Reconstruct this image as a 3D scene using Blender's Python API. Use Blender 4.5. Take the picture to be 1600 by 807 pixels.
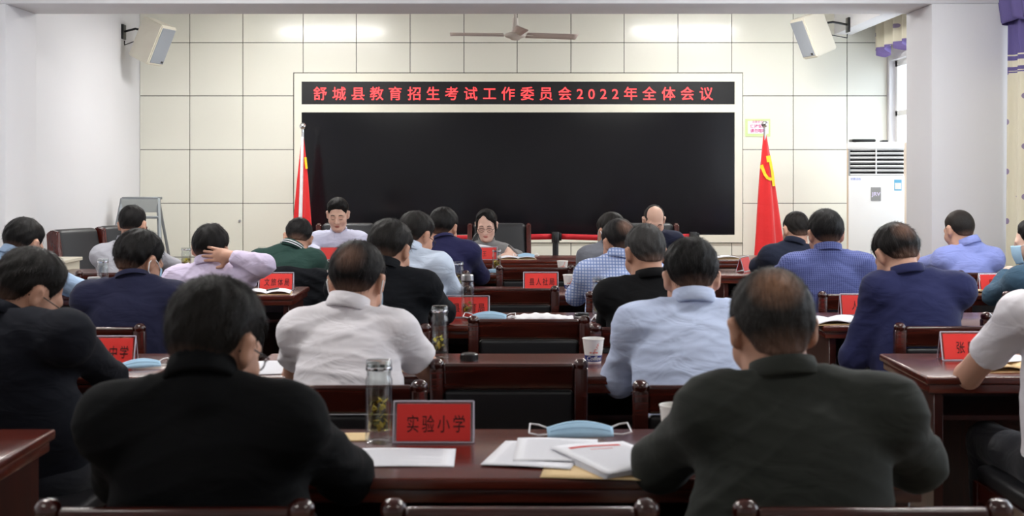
import bpy, bmesh, math, random
import numpy as np
from mathutils import Matrix, Vector

for _o in list(bpy.data.objects):
    bpy.data.objects.remove(_o, do_unlink=True)
SC = bpy.context.scene
COL = SC.collection

# ------------------------------------------------------------------ camera
FPX, CAMH, HOR = 2000.0, 1.433, 271.0       # focal length in pixels, eye height, horizon row
cam = bpy.data.cameras.new('camera')
cam.lens = 36.0 * FPX / 1600.0
cam.shift_y = -(403.5 - HOR) / 1600.0
cam.clip_start = 0.05
cam.clip_end = 200
cam.dof.use_dof = True
cam.dof.focus_distance = 9.5
cam.dof.aperture_fstop = 6.3
camo = bpy.data.objects.new('camera', cam)
COL.objects.link(camo)
camo.location = (0, 0, CAMH)
camo.rotation_euler = (math.radians(90), 0, 0)
SC.camera = camo

# ------------------------------------------------------------------ world, exposure
world = bpy.data.worlds.new('overcast_sky')
SC.world = world
world.use_nodes = True
bg = world.node_tree.nodes['Background']
bg.inputs[0].default_value = (0.86, 0.93, 1.0, 1)
bg.inputs[1].default_value = 4.0
SC.view_settings.view_transform = 'Standard'
SC.view_settings.look = 'None'
SC.view_settings.exposure = 0.30
SC.view_settings.gamma = 1.0
SC.view_settings.use_curve_mapping = False
LAMP_POWER = {11.3: (36.0, 60.0), 7.2: (38.0, 46.0), 4.2: (30.0, 32.0), 1.2: (13.0, 14.0)}     # (downward watts, tube radiance) per fitting, by its row

random.seed(7)
RNG = np.random.default_rng(11)

# ------------------------------------------------------------------ helpers
def W(px, py, d):
    return Vector(((px - 800.0) / FPX * d, d, CAMH - (py - HOR) / FPX * d))

def srgb(r, g, b):
    def f(c):
        c = c / 255.0
        return c / 12.92 if c <= 0.04045 else ((c + 0.055) / 1.055) ** 2.4
    return (f(r), f(g), f(b), 1.0)

def link(o, parent=None):
    COL.objects.link(o)
    if parent is not None:
        o.parent = parent
    return o

def tag(o, label=None, cat=None, group=None, kind=None):
    if label: o['label'] = label
    if cat: o['category'] = cat
    if group: o['group'] = group
    if kind: o['kind'] = kind
    return o

def empty(name, loc, label, cat, group=None, rz=0.0):
    o = bpy.data.objects.new(name, None)
    o.empty_display_size = 0.1
    o.location = loc
    o.rotation_euler = (0, 0, rz)
    link(o)
    return tag(o, label, cat, group)

def mesh_obj(name, me, m, parent=None, smooth=False):
    o = bpy.data.objects.new(name, me)
    if m is not None and not me.materials:
        me.materials.append(m)
    if smooth:
        me.shade_smooth()
    return link(o, parent)

def bm_obj(name, bm, m, parent=None, smooth=False, angle=None):
    bmesh.ops.recalc_face_normals(bm, faces=bm.faces[:])
    me = bpy.data.meshes.new(name)
    bm.to_mesh(me)
    bm.free()
    o = mesh_obj(name, me, m, parent)
    if smooth:
        me.shade_smooth()
        if angle:
            try:
                me.set_sharp_from_angle(angle=math.radians(angle))
            except Exception:
                pass
    return o

def add_box(bm, x0, x1, y0, y1, z0, z1, bev=0.0, seg=2, mtx=None):
    tb = bmesh.new()
    bmesh.ops.create_cube(tb, size=1.0)
    for v in tb.verts:
        v.co = Vector((x0 + (v.co.x + .5) * (x1 - x0), y0 + (v.co.y + .5) * (y1 - y0), z0 + (v.co.z + .5) * (z1 - z0)))
    if bev > 0:
        bmesh.ops.bevel(tb, geom=tb.edges[:], offset=bev, segments=seg, profile=0.5, affect='EDGES')
    if mtx is not None:
        bmesh.ops.transform(tb, matrix=mtx, verts=tb.verts[:])
    tm = bpy.data.meshes.new('tmp')
    tb.to_mesh(tm); tb.free()
    bm.from_mesh(tm)
    bpy.data.meshes.remove(tm)
    return bm

def box(name, x0, x1, y0, y1, z0, z1, m, parent=None, bev=0.0, seg=2, mtx=None):
    bm = add_box(bmesh.new(), x0, x1, y0, y1, z0, z1, bev, seg, mtx)
    return bm_obj(name, bm, m, parent, smooth=bev > 0, angle=40)

def add_lathe(bm, prof, n=24, c=(0, 0, 0), sx=1.0, sy=1.0, mtx=None):
    """revolve (r, z) pairs about z"""
    c = Vector(c); rings = []; new = []
    for r, z in prof:
        if r < 1e-6:
            v = bm.verts.new(c + Vector((0, 0, z))); rings.append([v]); new.append(v)
        else:
            ring = [bm.verts.new(c + Vector((r * sx * math.cos(2 * math.pi * i / n), r * sy * math.sin(2 * math.pi * i / n), z))) for i in range(n)]
            rings.append(ring); new += ring
    for a, b in zip(rings, rings[1:]):
        for i in range(n):
            j = (i + 1) % n
            if len(a) == 1 and len(b) == 1: continue
            if len(a) == 1: bm.faces.new((a[0], b[i], b[j]))
            elif len(b) == 1: bm.faces.new((a[i], a[j], b[0]))
            else: bm.faces.new((a[i], a[j], b[j], b[i]))
    if mtx is not None:
        bmesh.ops.transform(bm, matrix=mtx, verts=new)
    return bm

def lathe(name, prof, m, parent=None, n=24, c=(0, 0, 0), mtx=None, angle=35):
    return bm_obj(name, add_lathe(bmesh.new(), prof, n, c, mtx=mtx), m, parent, smooth=True, angle=angle)

def add_tube(bm, pts, r, n=8, closed=False):
    pts = [Vector(p) for p in pts]
    rs = r if isinstance(r, (list, tuple)) else [r] * len(pts)
    rings = []; N = len(pts); up = None
    for i, p in enumerate(pts):
        if closed: t = pts[(i + 1) % N] - pts[i - 1]
        else: t = pts[min(i + 1, N - 1)] - pts[max(i - 1, 0)]
        if t.length < 1e-9: t = Vector((0, 0, 1))
        t.normalize()
        if up is None:
            up = Vector((0, 0, 1)) if abs(t.z) < .9 else Vector((1, 0, 0))
        a = t.cross(up)
        if a.length < 1e-6: a = t.orthogonal()
        a.normalize(); b = a.cross(t).normalized(); up = b
        rings.append([bm.verts.new(p + (a * math.cos(2 * math.pi * k / n) + b * math.sin(2 * math.pi * k / n)) * rs[i]) for k in range(n)])
    for i in range(N if closed else N - 1):
        A, B = rings[i], rings[(i + 1) % N]
        for k in range(n):
            j = (k + 1) % n
            bm.faces.new((A[k], A[j], B[j], B[k]))
    if not closed:
        bm.faces.new(rings[0]); bm.faces.new(rings[-1][::-1])
    return bm

def tube(name, pts, r, m, parent=None, n=8, closed=False):
    return bm_obj(name, add_tube(bmesh.new(), pts, r, n, closed), m, parent, smooth=True, angle=50)

def add_prism(bm, poly, y0, y1, plane='xz'):
    """extrude a polygon of (a, b) pairs; plane xz extrudes along y, xy along z, yz along x"""
    def P(a, b, c):
        return Vector((a, c, b)) if plane == 'xz' else (Vector((a, b, c)) if plane == 'xy' else Vector((c, a, b)))
    A = [bm.verts.new(P(a, b, y0)) for a, b in poly]; B = [bm.verts.new(P(a, b, y1)) for a, b in poly]
    bm.faces.new(A); bm.faces.new(B[::-1])
    n = len(poly)
    for i in range(n):
        bm.faces.new((A[i], B[i], B[(i + 1) % n], A[(i + 1) % n]))
    return bm

def prism(name, poly, y0, y1, m, parent=None, plane='xz'):
    return bm_obj(name, add_prism(bmesh.new(), poly, y0, y1, plane), m, parent)

def sheet(name, fn, nu, nv, m, parent=None, thick=0.0, smooth=True):
    """surface fn(u,v)->xyz for u,v in 0..1, optionally with thickness"""
    V = [fn(i / nu, j / nv) for j in range(nv + 1) for i in range(nu + 1)]
    F = [(j * (nu + 1) + i, j * (nu + 1) + i + 1, (j + 1) * (nu + 1) + i + 1, (j + 1) * (nu + 1) + i) for j in range(nv) for i in range(nu)]
    me = bpy.data.meshes.new(name)
    me.from_pydata([tuple(v) for v in V], [], F)
    o = mesh_obj(name, me, m, parent, smooth)
    if thick > 0:
        md = o.modifiers.new('thickness', 'SOLIDIFY'); md.thickness = thick; md.offset = 0
    return o

_TXT = {}
def text_mesh(s, bold=0.0, extrude=0.0):
    key = (s, bold, extrude)
    if key in _TXT: return _TXT[key]
    c = bpy.data.curves.new('txt', 'FONT'); c.body = s; c.offset = bold; c.extrude = extrude
    c.align_x = 'CENTER'; c.resolution_u = 3
    o = bpy.data.objects.new('txt', c); COL.objects.link(o)
    dg = bpy.context.evaluated_depsgraph_get(); dg.update()
    me = bpy.data.meshes.new_from_object(o.evaluated_get(dg))
    bpy.data.objects.remove(o, do_unlink=True)
    me.materials.clear()
    _TXT[key] = me
    return me

def text(name, s, size, m, parent, mtx, bold=0.0, extrude=0.0):
    """lettering centred on the matrix origin, reading along its x, up along its y"""
    me = text_mesh(s, bold, extrude).copy()
    o = mesh_obj(name, me, m, parent)
    o.matrix_local = mtx @ Matrix.Scale(size, 4) @ Matrix.Translation((0, -0.38, 0))
    return o

# ------------------------------------------------------------------ materials
def new_mat(name):
    m = bpy.data.materials.new(name); m.use_nodes = True
    return m, m.node_tree.nodes, m.node_tree.links, m.node_tree.nodes['Principled BSDF']

def mat(name, col, rough=0.5, spec=0.5, metal=0.0, noise=None, bump=None, trans=0.0, ior=1.45, emit=0.0, coat=0.0, sheen=0.0, sss=0.0, alpha=1.0):
    """noise=(scale, amount) varies the colour, bump=(scale, strength, distance)"""
    m, N, L, b = new_mat(name)
    b.inputs['Base Color'].default_value = col
    b.inputs['Roughness'].default_value = rough
    b.inputs['Specular IOR Level'].default_value = spec
    b.inputs['Metallic'].default_value = metal
    b.inputs['Transmission Weight'].default_value = trans
    b.inputs['IOR'].default_value = ior
    b.inputs['Coat Weight'].default_value = coat
    b.inputs['Coat Roughness'].default_value = 0.12
    b.inputs['Sheen Weight'].default_value = sheen
    b.inputs['Alpha'].default_value = alpha
    if sss:
        b.inputs['Subsurface Weight'].default_value = sss
        b.inputs['Subsurface Radius'].default_value = (0.012, 0.005, 0.003)
        b.inputs['Subsurface Scale'].default_value = 1.0
    if emit:
        b.inputs['Emission Color'].default_value = col
        b.inputs['Emission Strength'].default_value = emit
    if noise or bump:
        tc = N.new('ShaderNodeTexCoord')
    if noise:
        n = N.new('ShaderNodeTexNoise'); n.inputs['Scale'].default_value = noise[0]; n.inputs['Detail'].default_value = 4
        L.new(tc.outputs['Object'], n.inputs['Vector'])
        mx = N.new('ShaderNodeMix'); mx.data_type = 'RGBA'
        k = noise[1]
        mx.inputs['A'].default_value = tuple(c * (1 - k) for c in col[:3]) + (1,)
        mx.inputs['B'].default_value = tuple(min(1, c * (1 + k)) for c in col[:3]) + (1,)
        L.new(n.outputs['Fac'], mx.inputs['Factor'])
        L.new(mx.outputs['Result'], b.inputs['Base Color'])
    if bump:
        n2 = N.new('ShaderNodeTexNoise'); n2.inputs['Scale'].default_value = bump[0]; n2.inputs['Detail'].default_value = 3
        L.new(tc.outputs['Object'], n2.inputs['Vector'])
        bp = N.new('ShaderNodeBump'); bp.inputs['Strength'].default_value = bump[1]; bp.inputs['Distance'].default_value = bump[2]
        L.new(n2.outputs['Fac'], bp.inputs['Height'])
        L.new(bp.outputs['Normal'], b.inputs['Normal'])
    return m

def math_node(N, L, op, a, b=None, c=None):
    n = N.new('ShaderNodeMath'); n.operation = op
    for i, v in enumerate((a, b, c)):
        if v is None: continue
        if isinstance(v, (int, float)): n.inputs[i].default_value = v
        else: L.new(v, n.inputs[i])
    return n.outputs[0]

def wood_mat(name, c1, c2, rough=0.28, axis='x', coat=0.35):
    m, N, L, b = new_mat(name)
    tc = N.new('ShaderNodeTexCoord')
    mp = N.new('ShaderNodeMapping')
    mp.inputs['Scale'].default_value = {'x': (1.2, 14, 14), 'z': (14, 14, 1.2), 'y': (14, 1.2, 14)}[axis]
    L.new(tc.outputs['Object'], mp.inputs['Vector'])
    n = N.new('ShaderNodeTexNoise'); n.inputs['Scale'].default_value = 3.0; n.inputs['Detail'].default_value = 5; n.inputs['Distortion'].default_value = 0.8
    L.new(mp.outputs['Vector'], n.inputs['Vector'])
    cr = N.new('ShaderNodeValToRGB')
    cr.color_ramp.elements[0].position = 0.3; cr.color_ramp.elements[0].color = c1
    cr.color_ramp.elements[1].position = 0.72; cr.color_ramp.elements[1].color = c2
    L.new(n.outputs['Fac'], cr.inputs['Fac'])
    L.new(cr.outputs['Color'], b.inputs['Base Color'])
    b.inputs['Roughness'].default_value = rough
    b.inputs['Coat Weight'].default_value = coat
    b.inputs['Coat Roughness'].default_value = 0.15
    return m

def fabric_mat(name, col, rough=0.85, weave=900, fold=0.35, sheen=0.15, pattern=None, col2=None, freq=(70, 70), var=0.10, spec=0.25):
    """cloth with soft crease relief; pattern: 'check', 'stripe_v', 'rib'"""
    m, N, L, b = new_mat(name)
    tc = N.new('ShaderNodeTexCoord')
    n = N.new('ShaderNodeTexNoise'); n.inputs['Scale'].default_value = 5; n.inputs['Detail'].default_value = 3
    L.new(tc.outputs['Object'], n.inputs['Vector'])
    mx = N.new('ShaderNodeMix'); mx.data_type = 'RGBA'
    mx.inputs['A'].default_value = tuple(c * (1 - var) for c in col[:3]) + (1,)
    mx.inputs['B'].default_value = tuple(min(1, c * (1 + var)) for c in col[:3]) + (1,)
    L.new(n.outputs['Fac'], mx.inputs['Factor'])
    out = mx.outputs['Result']
    if pattern:
        sp = N.new('ShaderNodeSeparateXYZ'); L.new(tc.outputs['Object'], sp.inputs[0])
        def lines(sock, f, w):
            fr = math_node(N, L, 'FRACT', math_node(N, L, 'MULTIPLY', sock, f))
            return math_node(N, L, 'LESS_THAN', fr, w)
        if pattern == 'check':
            fac = math_node(N, L, 'MAXIMUM', lines(sp.outputs['X'], freq[0], .3), lines(sp.outputs['Z'], freq[1], .3))
        elif pattern == 'stripe_v':
            fac = lines(sp.outputs['X'], freq[0], .35)
        else:
            fac = math_node(N, L, 'MAXIMUM', lines(sp.outputs['X'], freq[0], .35), math_node(N, L, 'MULTIPLY', lines(sp.outputs['Z'], freq[1], .35), .6))
        m2 = N.new('ShaderNodeMix'); m2.data_type = 'RGBA'
        L.new(fac, m2.inputs['Factor']); L.new(out, m2.inputs['A']); m2.inputs['B'].default_value = col2
        out = m2.outputs['Result']
    L.new(out, b.inputs['Base Color'])
    b.inputs['Roughness'].default_value = rough
    b.inputs['Specular IOR Level'].default_value = spec
    b.inputs['Sheen Weight'].default_value = sheen
    b.inputs['Sheen Roughness'].default_value = 0.5
    mp = N.new('ShaderNodeMapping'); mp.inputs['Scale'].default_value = (7, 7, 15); mp.inputs['Rotation'].default_value = (0, .35, 0)
    L.new(tc.outputs['Object'], mp.inputs['Vector'])
    n3 = N.new('ShaderNodeTexNoise'); n3.inputs['Scale'].default_value = 1.0; n3.inputs['Detail'].default_value = 2; n3.inputs['Distortion'].default_value = 1.2
    L.new(mp.outputs['Vector'], n3.inputs['Vector'])
    b1 = N.new('ShaderNodeBump'); b1.inputs['Strength'].default_value = fold; b1.inputs['Distance'].default_value = 0.02
    L.new(n3.outputs['Fac'], b1.inputs['Height'])
    n4 = N.new('ShaderNodeTexNoise'); n4.inputs['Scale'].default_value = weave; n4.inputs['Detail'].default_value = 1
    L.new(tc.outputs['Object'], n4.inputs['Vector'])
    b2 = N.new('ShaderNodeBump'); b2.inputs['Strength'].default_value = 0.15; b2.inputs['Distance'].default_value = 0.001
    L.new(n4.outputs['Fac'], b2.inputs['Height']); L.new(b1.outputs['Normal'], b2.inputs['Normal'])
    L.new(b2.outputs['Normal'], b.inputs['Normal'])
    return m

def hair_mat(name, col, scalp=None, centre=(0, -.045, .115), r0=.02, r1=.06, grey=0.0, amount=0.85, nape=0.55):
    m, N, L, b = new_mat(name)
    tc = N.new('ShaderNodeTexCoord')
    sp = N.new('ShaderNodeSeparateXYZ'); L.new(tc.outputs['Object'], sp.inputs[0])
    ang = math_node(N, L, 'ARCTAN2', sp.outputs['X'], math_node(N, L, 'ADD', sp.outputs['Y'], 0.045))
    cb = N.new('ShaderNodeCombineXYZ')
    L.new(math_node(N, L, 'MULTIPLY', ang, 26.0), cb.inputs[0]); L.new(math_node(N, L, 'MULTIPLY', sp.outputs['Z'], 16.0), cb.inputs[1])
    L.new(math_node(N, L, 'MULTIPLY', sp.outputs['Y'], 9.0), cb.inputs[2])
    n = N.new('ShaderNodeTexNoise'); n.inputs['Scale'].default_value = 1.0; n.inputs['Detail'].default_value = 4; n.inputs['Roughness'].default_value = .65
    L.new(cb.outputs[0], n.inputs['Vector'])
    mx = N.new('ShaderNodeMix'); mx.data_type = 'RGBA'
    mx.inputs['A'].default_value = tuple(c * .45 for c in col[:3]) + (1,)
    hi = tuple(min(1, c * 1.35 + grey) for c in col[:3]) + (1,)
    mx.inputs['B'].default_value = hi
    L.new(n.outputs['Fac'], mx.inputs['Factor'])
    out = mx.outputs['Result']
    if scalp:
        vd = N.new('ShaderNodeVectorMath'); vd.operation = 'DISTANCE'; vd.inputs[1].default_value = centre
        L.new(tc.outputs['Object'], vd.inputs[0])
        mr = N.new('ShaderNodeMapRange'); mr.inputs['From Min'].default_value = r1; mr.inputs['From Max'].default_value = r0
        L.new(vd.outputs['Value'], mr.inputs['Value'])
        jit = math_node(N, L, 'MULTIPLY_ADD', n.outputs['Fac'], 1.3, -0.15)
        f = math_node(N, L, 'MULTIPLY', mr.outputs[0], math_node(N, L, 'MULTIPLY', jit, amount * 1.5))
        f = math_node(N, L, 'MINIMUM', f, amount)
        m2 = N.new('ShaderNodeMix'); m2.data_type = 'RGBA'; m2.inputs['B'].default_value = scalp
        L.new(f, m2.inputs['Factor']); L.new(out, m2.inputs['A']); out = m2.outputs['Result']
    # clipped nape: the hair thins to skin towards its lower edge at the back
    zf = N.new('ShaderNodeMapRange'); zf.inputs['From Min'].default_value = -.012; zf.inputs['From Max'].default_value = -.062
    L.new(math_node(N, L, 'MULTIPLY_ADD', n.outputs['Fac'], .03, math_node(N, L, 'SUBTRACT', sp.outputs['Z'], .015)), zf.inputs['Value'])
    yf = math_node(N, L, 'LESS_THAN', sp.outputs['Y'], .02)
    m3 = N.new('ShaderNodeMix'); m3.data_type = 'RGBA'; m3.inputs['B'].default_value = srgb(150, 112, 94)
    L.new(math_node(N, L, 'MULTIPLY', math_node(N, L, 'MULTIPLY', zf.outputs[0], yf), nape), m3.inputs['Factor']); L.new(out, m3.inputs['A']); out = m3.outputs['Result']
    L.new(out, b.inputs['Base Color'])
    b.inputs['Roughness'].default_value = 0.5
    b.inputs['Specular IOR Level'].default_value = 0.13
    bp = N.new('ShaderNodeBump'); bp.inputs['Strength'].default_value = 0.6; bp.inputs['Distance'].default_value = 0.004
    L.new(n.outputs['Fac'], bp.inputs['Height']); L.new(bp.outputs['Normal'], b.inputs['Normal'])
    return m

M = {}
M['wall'] = mat('white_plaster', srgb(226, 226, 230), .85, noise=(1.5, .015), bump=(60, .08, .002))
M['ceiling'] = mat('white_ceiling_paint', srgb(228, 228, 228), .9, bump=(50, .06, .002))
M['floor'] = None
M['panel'] = mat('cream_laminate_panel', srgb(229, 228, 216), .22, spec=.5, coat=.25, noise=(.6, .015))
M['joint'] = mat('dark_joint', srgb(70, 68, 60), .9)
M['frame_cream'] = mat('cream_screen_surround', srgb(232, 229, 214), .35, noise=(.7, .012))
M['screen'] = mat('black_glass_screen', (0.006, 0.006, 0.008, 1), .14, spec=.5)
M['led'] = mat('led_board_black', (0.012, 0.012, 0.014, 1), .45, spec=.4)
M['led_text'] = mat('red_led_glow', (1.0, 0.055, 0.06, 1), .5, emit=1.1)
M['white_plastic'] = mat('white_plastic', srgb(232, 232, 232), .35, noise=(3, .01))
M['grey_plastic'] = mat('grey_plastic', srgb(150, 152, 155), .4)
M['mid_grey'] = mat('display_grey', srgb(150, 150, 150), .3)
M['beige_plastic'] = mat('beige_plastic', srgb(205, 186, 165), .5)
M['black_plastic'] = mat('black_plastic', (0.012, 0.012, 0.013, 1), .3)
M['black_deep'] = mat('dark_slot', (0.008, 0.008, 0.009, 1), .7)
M['speaker_body'] = mat('ivory_speaker_shell', srgb(225, 220, 205), .5, noise=(4, .02))
M['speaker_grille'] = mat('grey_speaker_grille', srgb(150, 156, 165), .55, bump=(700, .6, .002))
M['chrome'] = mat('chrome', (.75, .75, .77, 1), .12, metal=1.0)
M['steel'] = mat('brushed_steel', (.55, .55, .56, 1), .3, metal=1.0, bump=(300, .1, .001))
M['aluminium'] = mat('dull_aluminium', srgb(150, 155, 158), .45, metal=.7, noise=(8, .06))
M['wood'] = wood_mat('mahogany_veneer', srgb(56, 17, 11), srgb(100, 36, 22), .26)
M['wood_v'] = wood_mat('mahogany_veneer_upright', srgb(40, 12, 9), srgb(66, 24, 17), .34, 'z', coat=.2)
M['chair_wood'] = wood_mat('dark_lacquered_chair_wood', srgb(34, 11, 8), srgb(72, 26, 18), .2, 'x', coat=.6)
M['exec_wood'] = wood_mat('red_lacquered_wood', srgb(60, 18, 14), srgb(96, 32, 24), .2, 'z', coat=.6)
M['leather'] = mat('black_leather', (0.012, 0.012, 0.014, 1), .42, spec=.45, bump=(220, .25, .002))
M['leather_grey'] = mat('charcoal_leather', srgb(42, 43, 46), .42, spec=.5, bump=(220, .25, .002))
M['red_card'] = mat('red_card', srgb(222, 48, 42), .55, noise=(8, .03))
M['acrylic'] = None
M['ink'] = mat('black_ink', srgb(52, 14, 14), .7)
M['paper'] = mat('white_paper', srgb(232, 232, 238), .8, noise=(30, .01))
M['kraft'] = mat('buff_paper', srgb(215, 186, 140), .8, noise=(25, .04))
M['cup'] = mat('white_paper_cup', srgb(230, 228, 224), .55)
M['cup_blue'] = mat('navy_cup_band', srgb(40, 52, 120), .5)
M['cup_pink'] = mat('salmon_print', srgb(225, 130, 110), .6)
M['mask_blue'] = mat('blue_nonwoven', srgb(172, 208, 234), .8, noise=(60, .05), bump=(400, .2, .001))
M['mask_white'] = mat('white_elastic', srgb(235, 235, 238), .7)
M['tea'] = mat('green_tea', srgb(168, 160, 90), .1, trans=.85, ior=1.33)
M['leaf'] = mat('wet_tea_leaf', srgb(196, 176, 56), .5, noise=(30, .25))
M['leaf_dark'] = mat('dark_tea_leaf', srgb(104, 108, 40), .5, noise=(30, .25))
M['flag_red'] = fabric_mat('red_flag_silk', srgb(214, 26, 30), .55, fold=.2, sheen=.3, spec=.4, var=.04)
M['flag_yellow'] = mat('yellow_print', srgb(245, 205, 40), .6)
M['flag_white'] = fabric_mat('white_sleeve_cloth', srgb(230, 228, 232), .7, fold=.6)
M['belt_red'] = mat('red_webbing', srgb(200, 28, 40), .6, bump=(300, .3, .001))
M['fan_white'] = mat('cream_enamel', srgb(214, 206, 196), .4)
M['fan_blade'] = mat('pinkish_grey_enamel', srgb(196, 180, 172), .45)
M['sign_green'] = mat('pale_green_print', srgb(205, 226, 160), .6, noise=(20, .12))
M['sign_white'] = mat('sign_white_print', srgb(240, 240, 248), .6)
M['sign_text'] = mat('magenta_print', srgb(205, 80, 140), .6)
M['label_blue'] = mat('energy_label_blue', srgb(110, 180, 215), .5)
M['label_text'] = mat('blue_print', srgb(110, 140, 225), .5)
M['logo_white'] = mat('lilac_white_logo', srgb(225, 215, 245), .4)
M['teal'] = mat('teal_tablet_cover', srgb(60, 110, 120), .5)
M['turquoise'] = mat('turquoise_tin', srgb(80, 190, 190), .4)
M['window_frame'] = mat('white_window_frame', srgb(235, 235, 235), .4)
M['trim'] = mat('grey_skirting_tile', srgb(150, 140, 128), .4)
M['glasses'] = mat('dark_glasses_frame', (.02, .018, .018, 1), .25)
M['lip'] = mat('lip_skin', srgb(172, 98, 90), .5)
M['brow'] = mat('brow_hair', srgb(38, 30, 28), .7)
M['shoe'] = mat('black_shoe_leather', (0.01, 0.01, 0.01, 1), .3)
M['print_grey'] = mat('grey_print', srgb(196, 196, 204), .8)
M['print_red'] = mat('red_print', srgb(205, 90, 90), .8)
M['yellow_pvc'] = mat('pale_pine', srgb(212, 190, 150), .6)

def glass_mat(name, tint=(1, 1, 1, 1), ior=1.45, rough=0.0):
    """clear glass: refraction, but light passes straight through for shadow-friendly thin walls"""
    m, N, L, b = new_mat(name)
    b.inputs['Base Color'].default_value = tint
    b.inputs['Roughness'].default_value = rough
    b.inputs['Transmission Weight'].default_value = 1.0
    b.inputs['IOR'].default_value = ior
    return m

M['lens'] = glass_mat('lens_glass', (1, 1, 1, 1), 1.05)

def pane_mat(name, refl=0.06, tint=(.97, .985, 1, 1), edge=.35):
    m, N, L, b = new_mat(name)
    N.remove(b)
    tr = N.new('ShaderNodeBsdfTransparent'); tr.inputs[0].default_value = tint
    gl = N.new('ShaderNodeBsdfGlossy'); gl.inputs['Roughness'].default_value = .05
    fr = N.new('ShaderNodeLayerWeight'); fr.inputs['Blend'].default_value = .5
    mx = N.new('ShaderNodeMixShader')
    k = math_node(N, L, 'MULTIPLY_ADD', math_node(N, L, 'POWER', fr.outputs['Facing'], 2.0), edge, refl)
    L.new(k, mx.inputs[0]); L.new(tr.outputs[0], mx.inputs[1]); L.new(gl.outputs[0], mx.inputs[2])
    L.new(mx.outputs[0], N['Material Output'].inputs[0])
    return m
M['pane'] = pane_mat('window_pane')
M['glass'] = pane_mat('bottle_glass', .05, (.95, .97, .96, 1), .75)
M['tea'] = pane_mat('green_tea', .02, (.90, .86, .62, 1), .1)
M['acrylic'] = pane_mat('clear_acrylic', .16, (.93, .93, .96, 1))
M['acrylic_edge'] = mat('acrylic_edge', srgb(196, 190, 205), .25)

def floor_mat():
    m, N, L, b = new_mat('beige_floor_tile')
    tc = N.new('ShaderNodeTexCoord')
    br = N.new('ShaderNodeTexBrick'); br.offset = 0; br.inputs['Scale'].default_value = 1
    br.inputs['Brick Width'].default_value = .8; br.inputs['Row Height'].default_value = .8; br.inputs['Mortar Size'].default_value = .004
    br.inputs['Color1'].default_value = srgb(170, 156, 138); br.inputs['Color2'].default_value = srgb(164, 150, 132); br.inputs['Mortar'].default_value = srgb(96, 88, 78)
    L.new(tc.outputs['Object'], br.inputs['Vector']); L.new(br.outputs['Color'], b.inputs['Base Color'])
    b.inputs['Roughness'].default_value = .25
    return m
M['floor'] = floor_mat()

def curtain_mat(name, hem_z=None, band=None, purple_above=None):
    """cream cloth with staggered mauve dots; z heights in metres mark woven purple bands"""
    m, N, L, b = new_mat(name)
    tc = N.new('ShaderNodeTexCoord')
    sp = N.new('ShaderNodeSeparateXYZ'); L.new(tc.outputs['Object'], sp.inputs[0])
    u = math_node(N, L, 'MULTIPLY', math_node(N, L, 'MULTIPLY_ADD', sp.outputs['X'], 1.6, sp.outputs['Y']), 1 / .17)
    v = math_node(N, L, 'MULTIPLY', sp.outputs['Z'], 1 / .17)
    row = math_node(N, L, 'FLOOR', v)
    u2 = math_node(N, L, 'ADD', u, math_node(N, L, 'MULTIPLY', row, .5))
    du = math_node(N, L, 'SUBTRACT', math_node(N, L, 'FRACT', u2), .5)
    dv = math_node(N, L, 'SUBTRACT', math_node(N, L, 'FRACT', v), .5)
    rr = math_node(N, L, 'ADD', math_node(N, L, 'MULTIPLY', du, du), math_node(N, L, 'MULTIPLY', dv, dv))
    dot = math_node(N, L, 'LESS_THAN', rr, .014)
    cream, purple = srgb(228, 222, 200), srgb(104, 94, 150)
    mx = N.new('ShaderNodeMix'); mx.data_type = 'RGBA'; mx.inputs['A'].default_value = cream; mx.inputs['B'].default_value = srgb(150, 135, 165)
    L.new(dot, mx.inputs['Factor']); out = mx.outputs['Result']
    def over(mask, colour, prev):
        k = N.new('ShaderNodeMix'); k.data_type = 'RGBA'; L.new(mask, k.inputs['Factor']); L.new(prev, k.inputs['A']); k.inputs['B'].default_value = colour
        return k.outputs['Result']
    def between(z0, z1):
        return math_node(N, L, 'MULTIPLY', math_node(N, L, 'GREATER_THAN', sp.outputs['Z'], z0), math_node(N, L, 'LESS_THAN', sp.outputs['Z'], z1))
    if purple_above is not None: out = over(math_node(N, L, 'GREATER_THAN', sp.outputs['Z'], purple_above), purple, out)
    if band is not None:
        out = over(between(band - .055, band + .04), purple, out)
        sq = math_node(N, L, 'LESS_THAN', math_node(N, L, 'FRACT', math_node(N, L, 'MULTIPLY', sp.outputs['Y'], 7.0)), .45)
        out = over(math_node(N, L, 'MULTIPLY', sq, between(band - .03, band + .015)), cream, out)
        out = over(between(band + .045, band + .055), cream, out); out = over(between(band - .07, band - .06), purple, out)
    if hem_z is not None: out = over(math_node(N, L, 'LESS_THAN', sp.outputs['Z'], hem_z), srgb(128, 112, 172), out)
    L.new(out, b.inputs['Base Color']); b.inputs['Roughness'].default_value = .85
    return m
# ================================================================== THE ROOM
XL, XR, YB, YR, ZC = -3.72, 3.75, 12.80, -2.6, 3.10
def struct(o):
    o['kind'] = 'structure'
    return o

struct(box('floor', XL - .2, XR + .2, YR - .2, YB + .2, -.1, 0, M['floor']))
struct(box('ceiling', XL - .2, XR + .2, YR - .2, YB + .2, ZC, ZC + .12, M['ceiling']))
struct(box('wall_left', XL - .2, XL, YR - .2, YB + .2, 0, ZC, M['wall']))
struct(box('wall_rear', XL, XR, YR - .2, YR, 0, ZC, M['wall']))
wall_back = struct(box('wall_back', XL, XR, YB + .012, YB + .2, 0, ZC, M['joint']))

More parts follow.
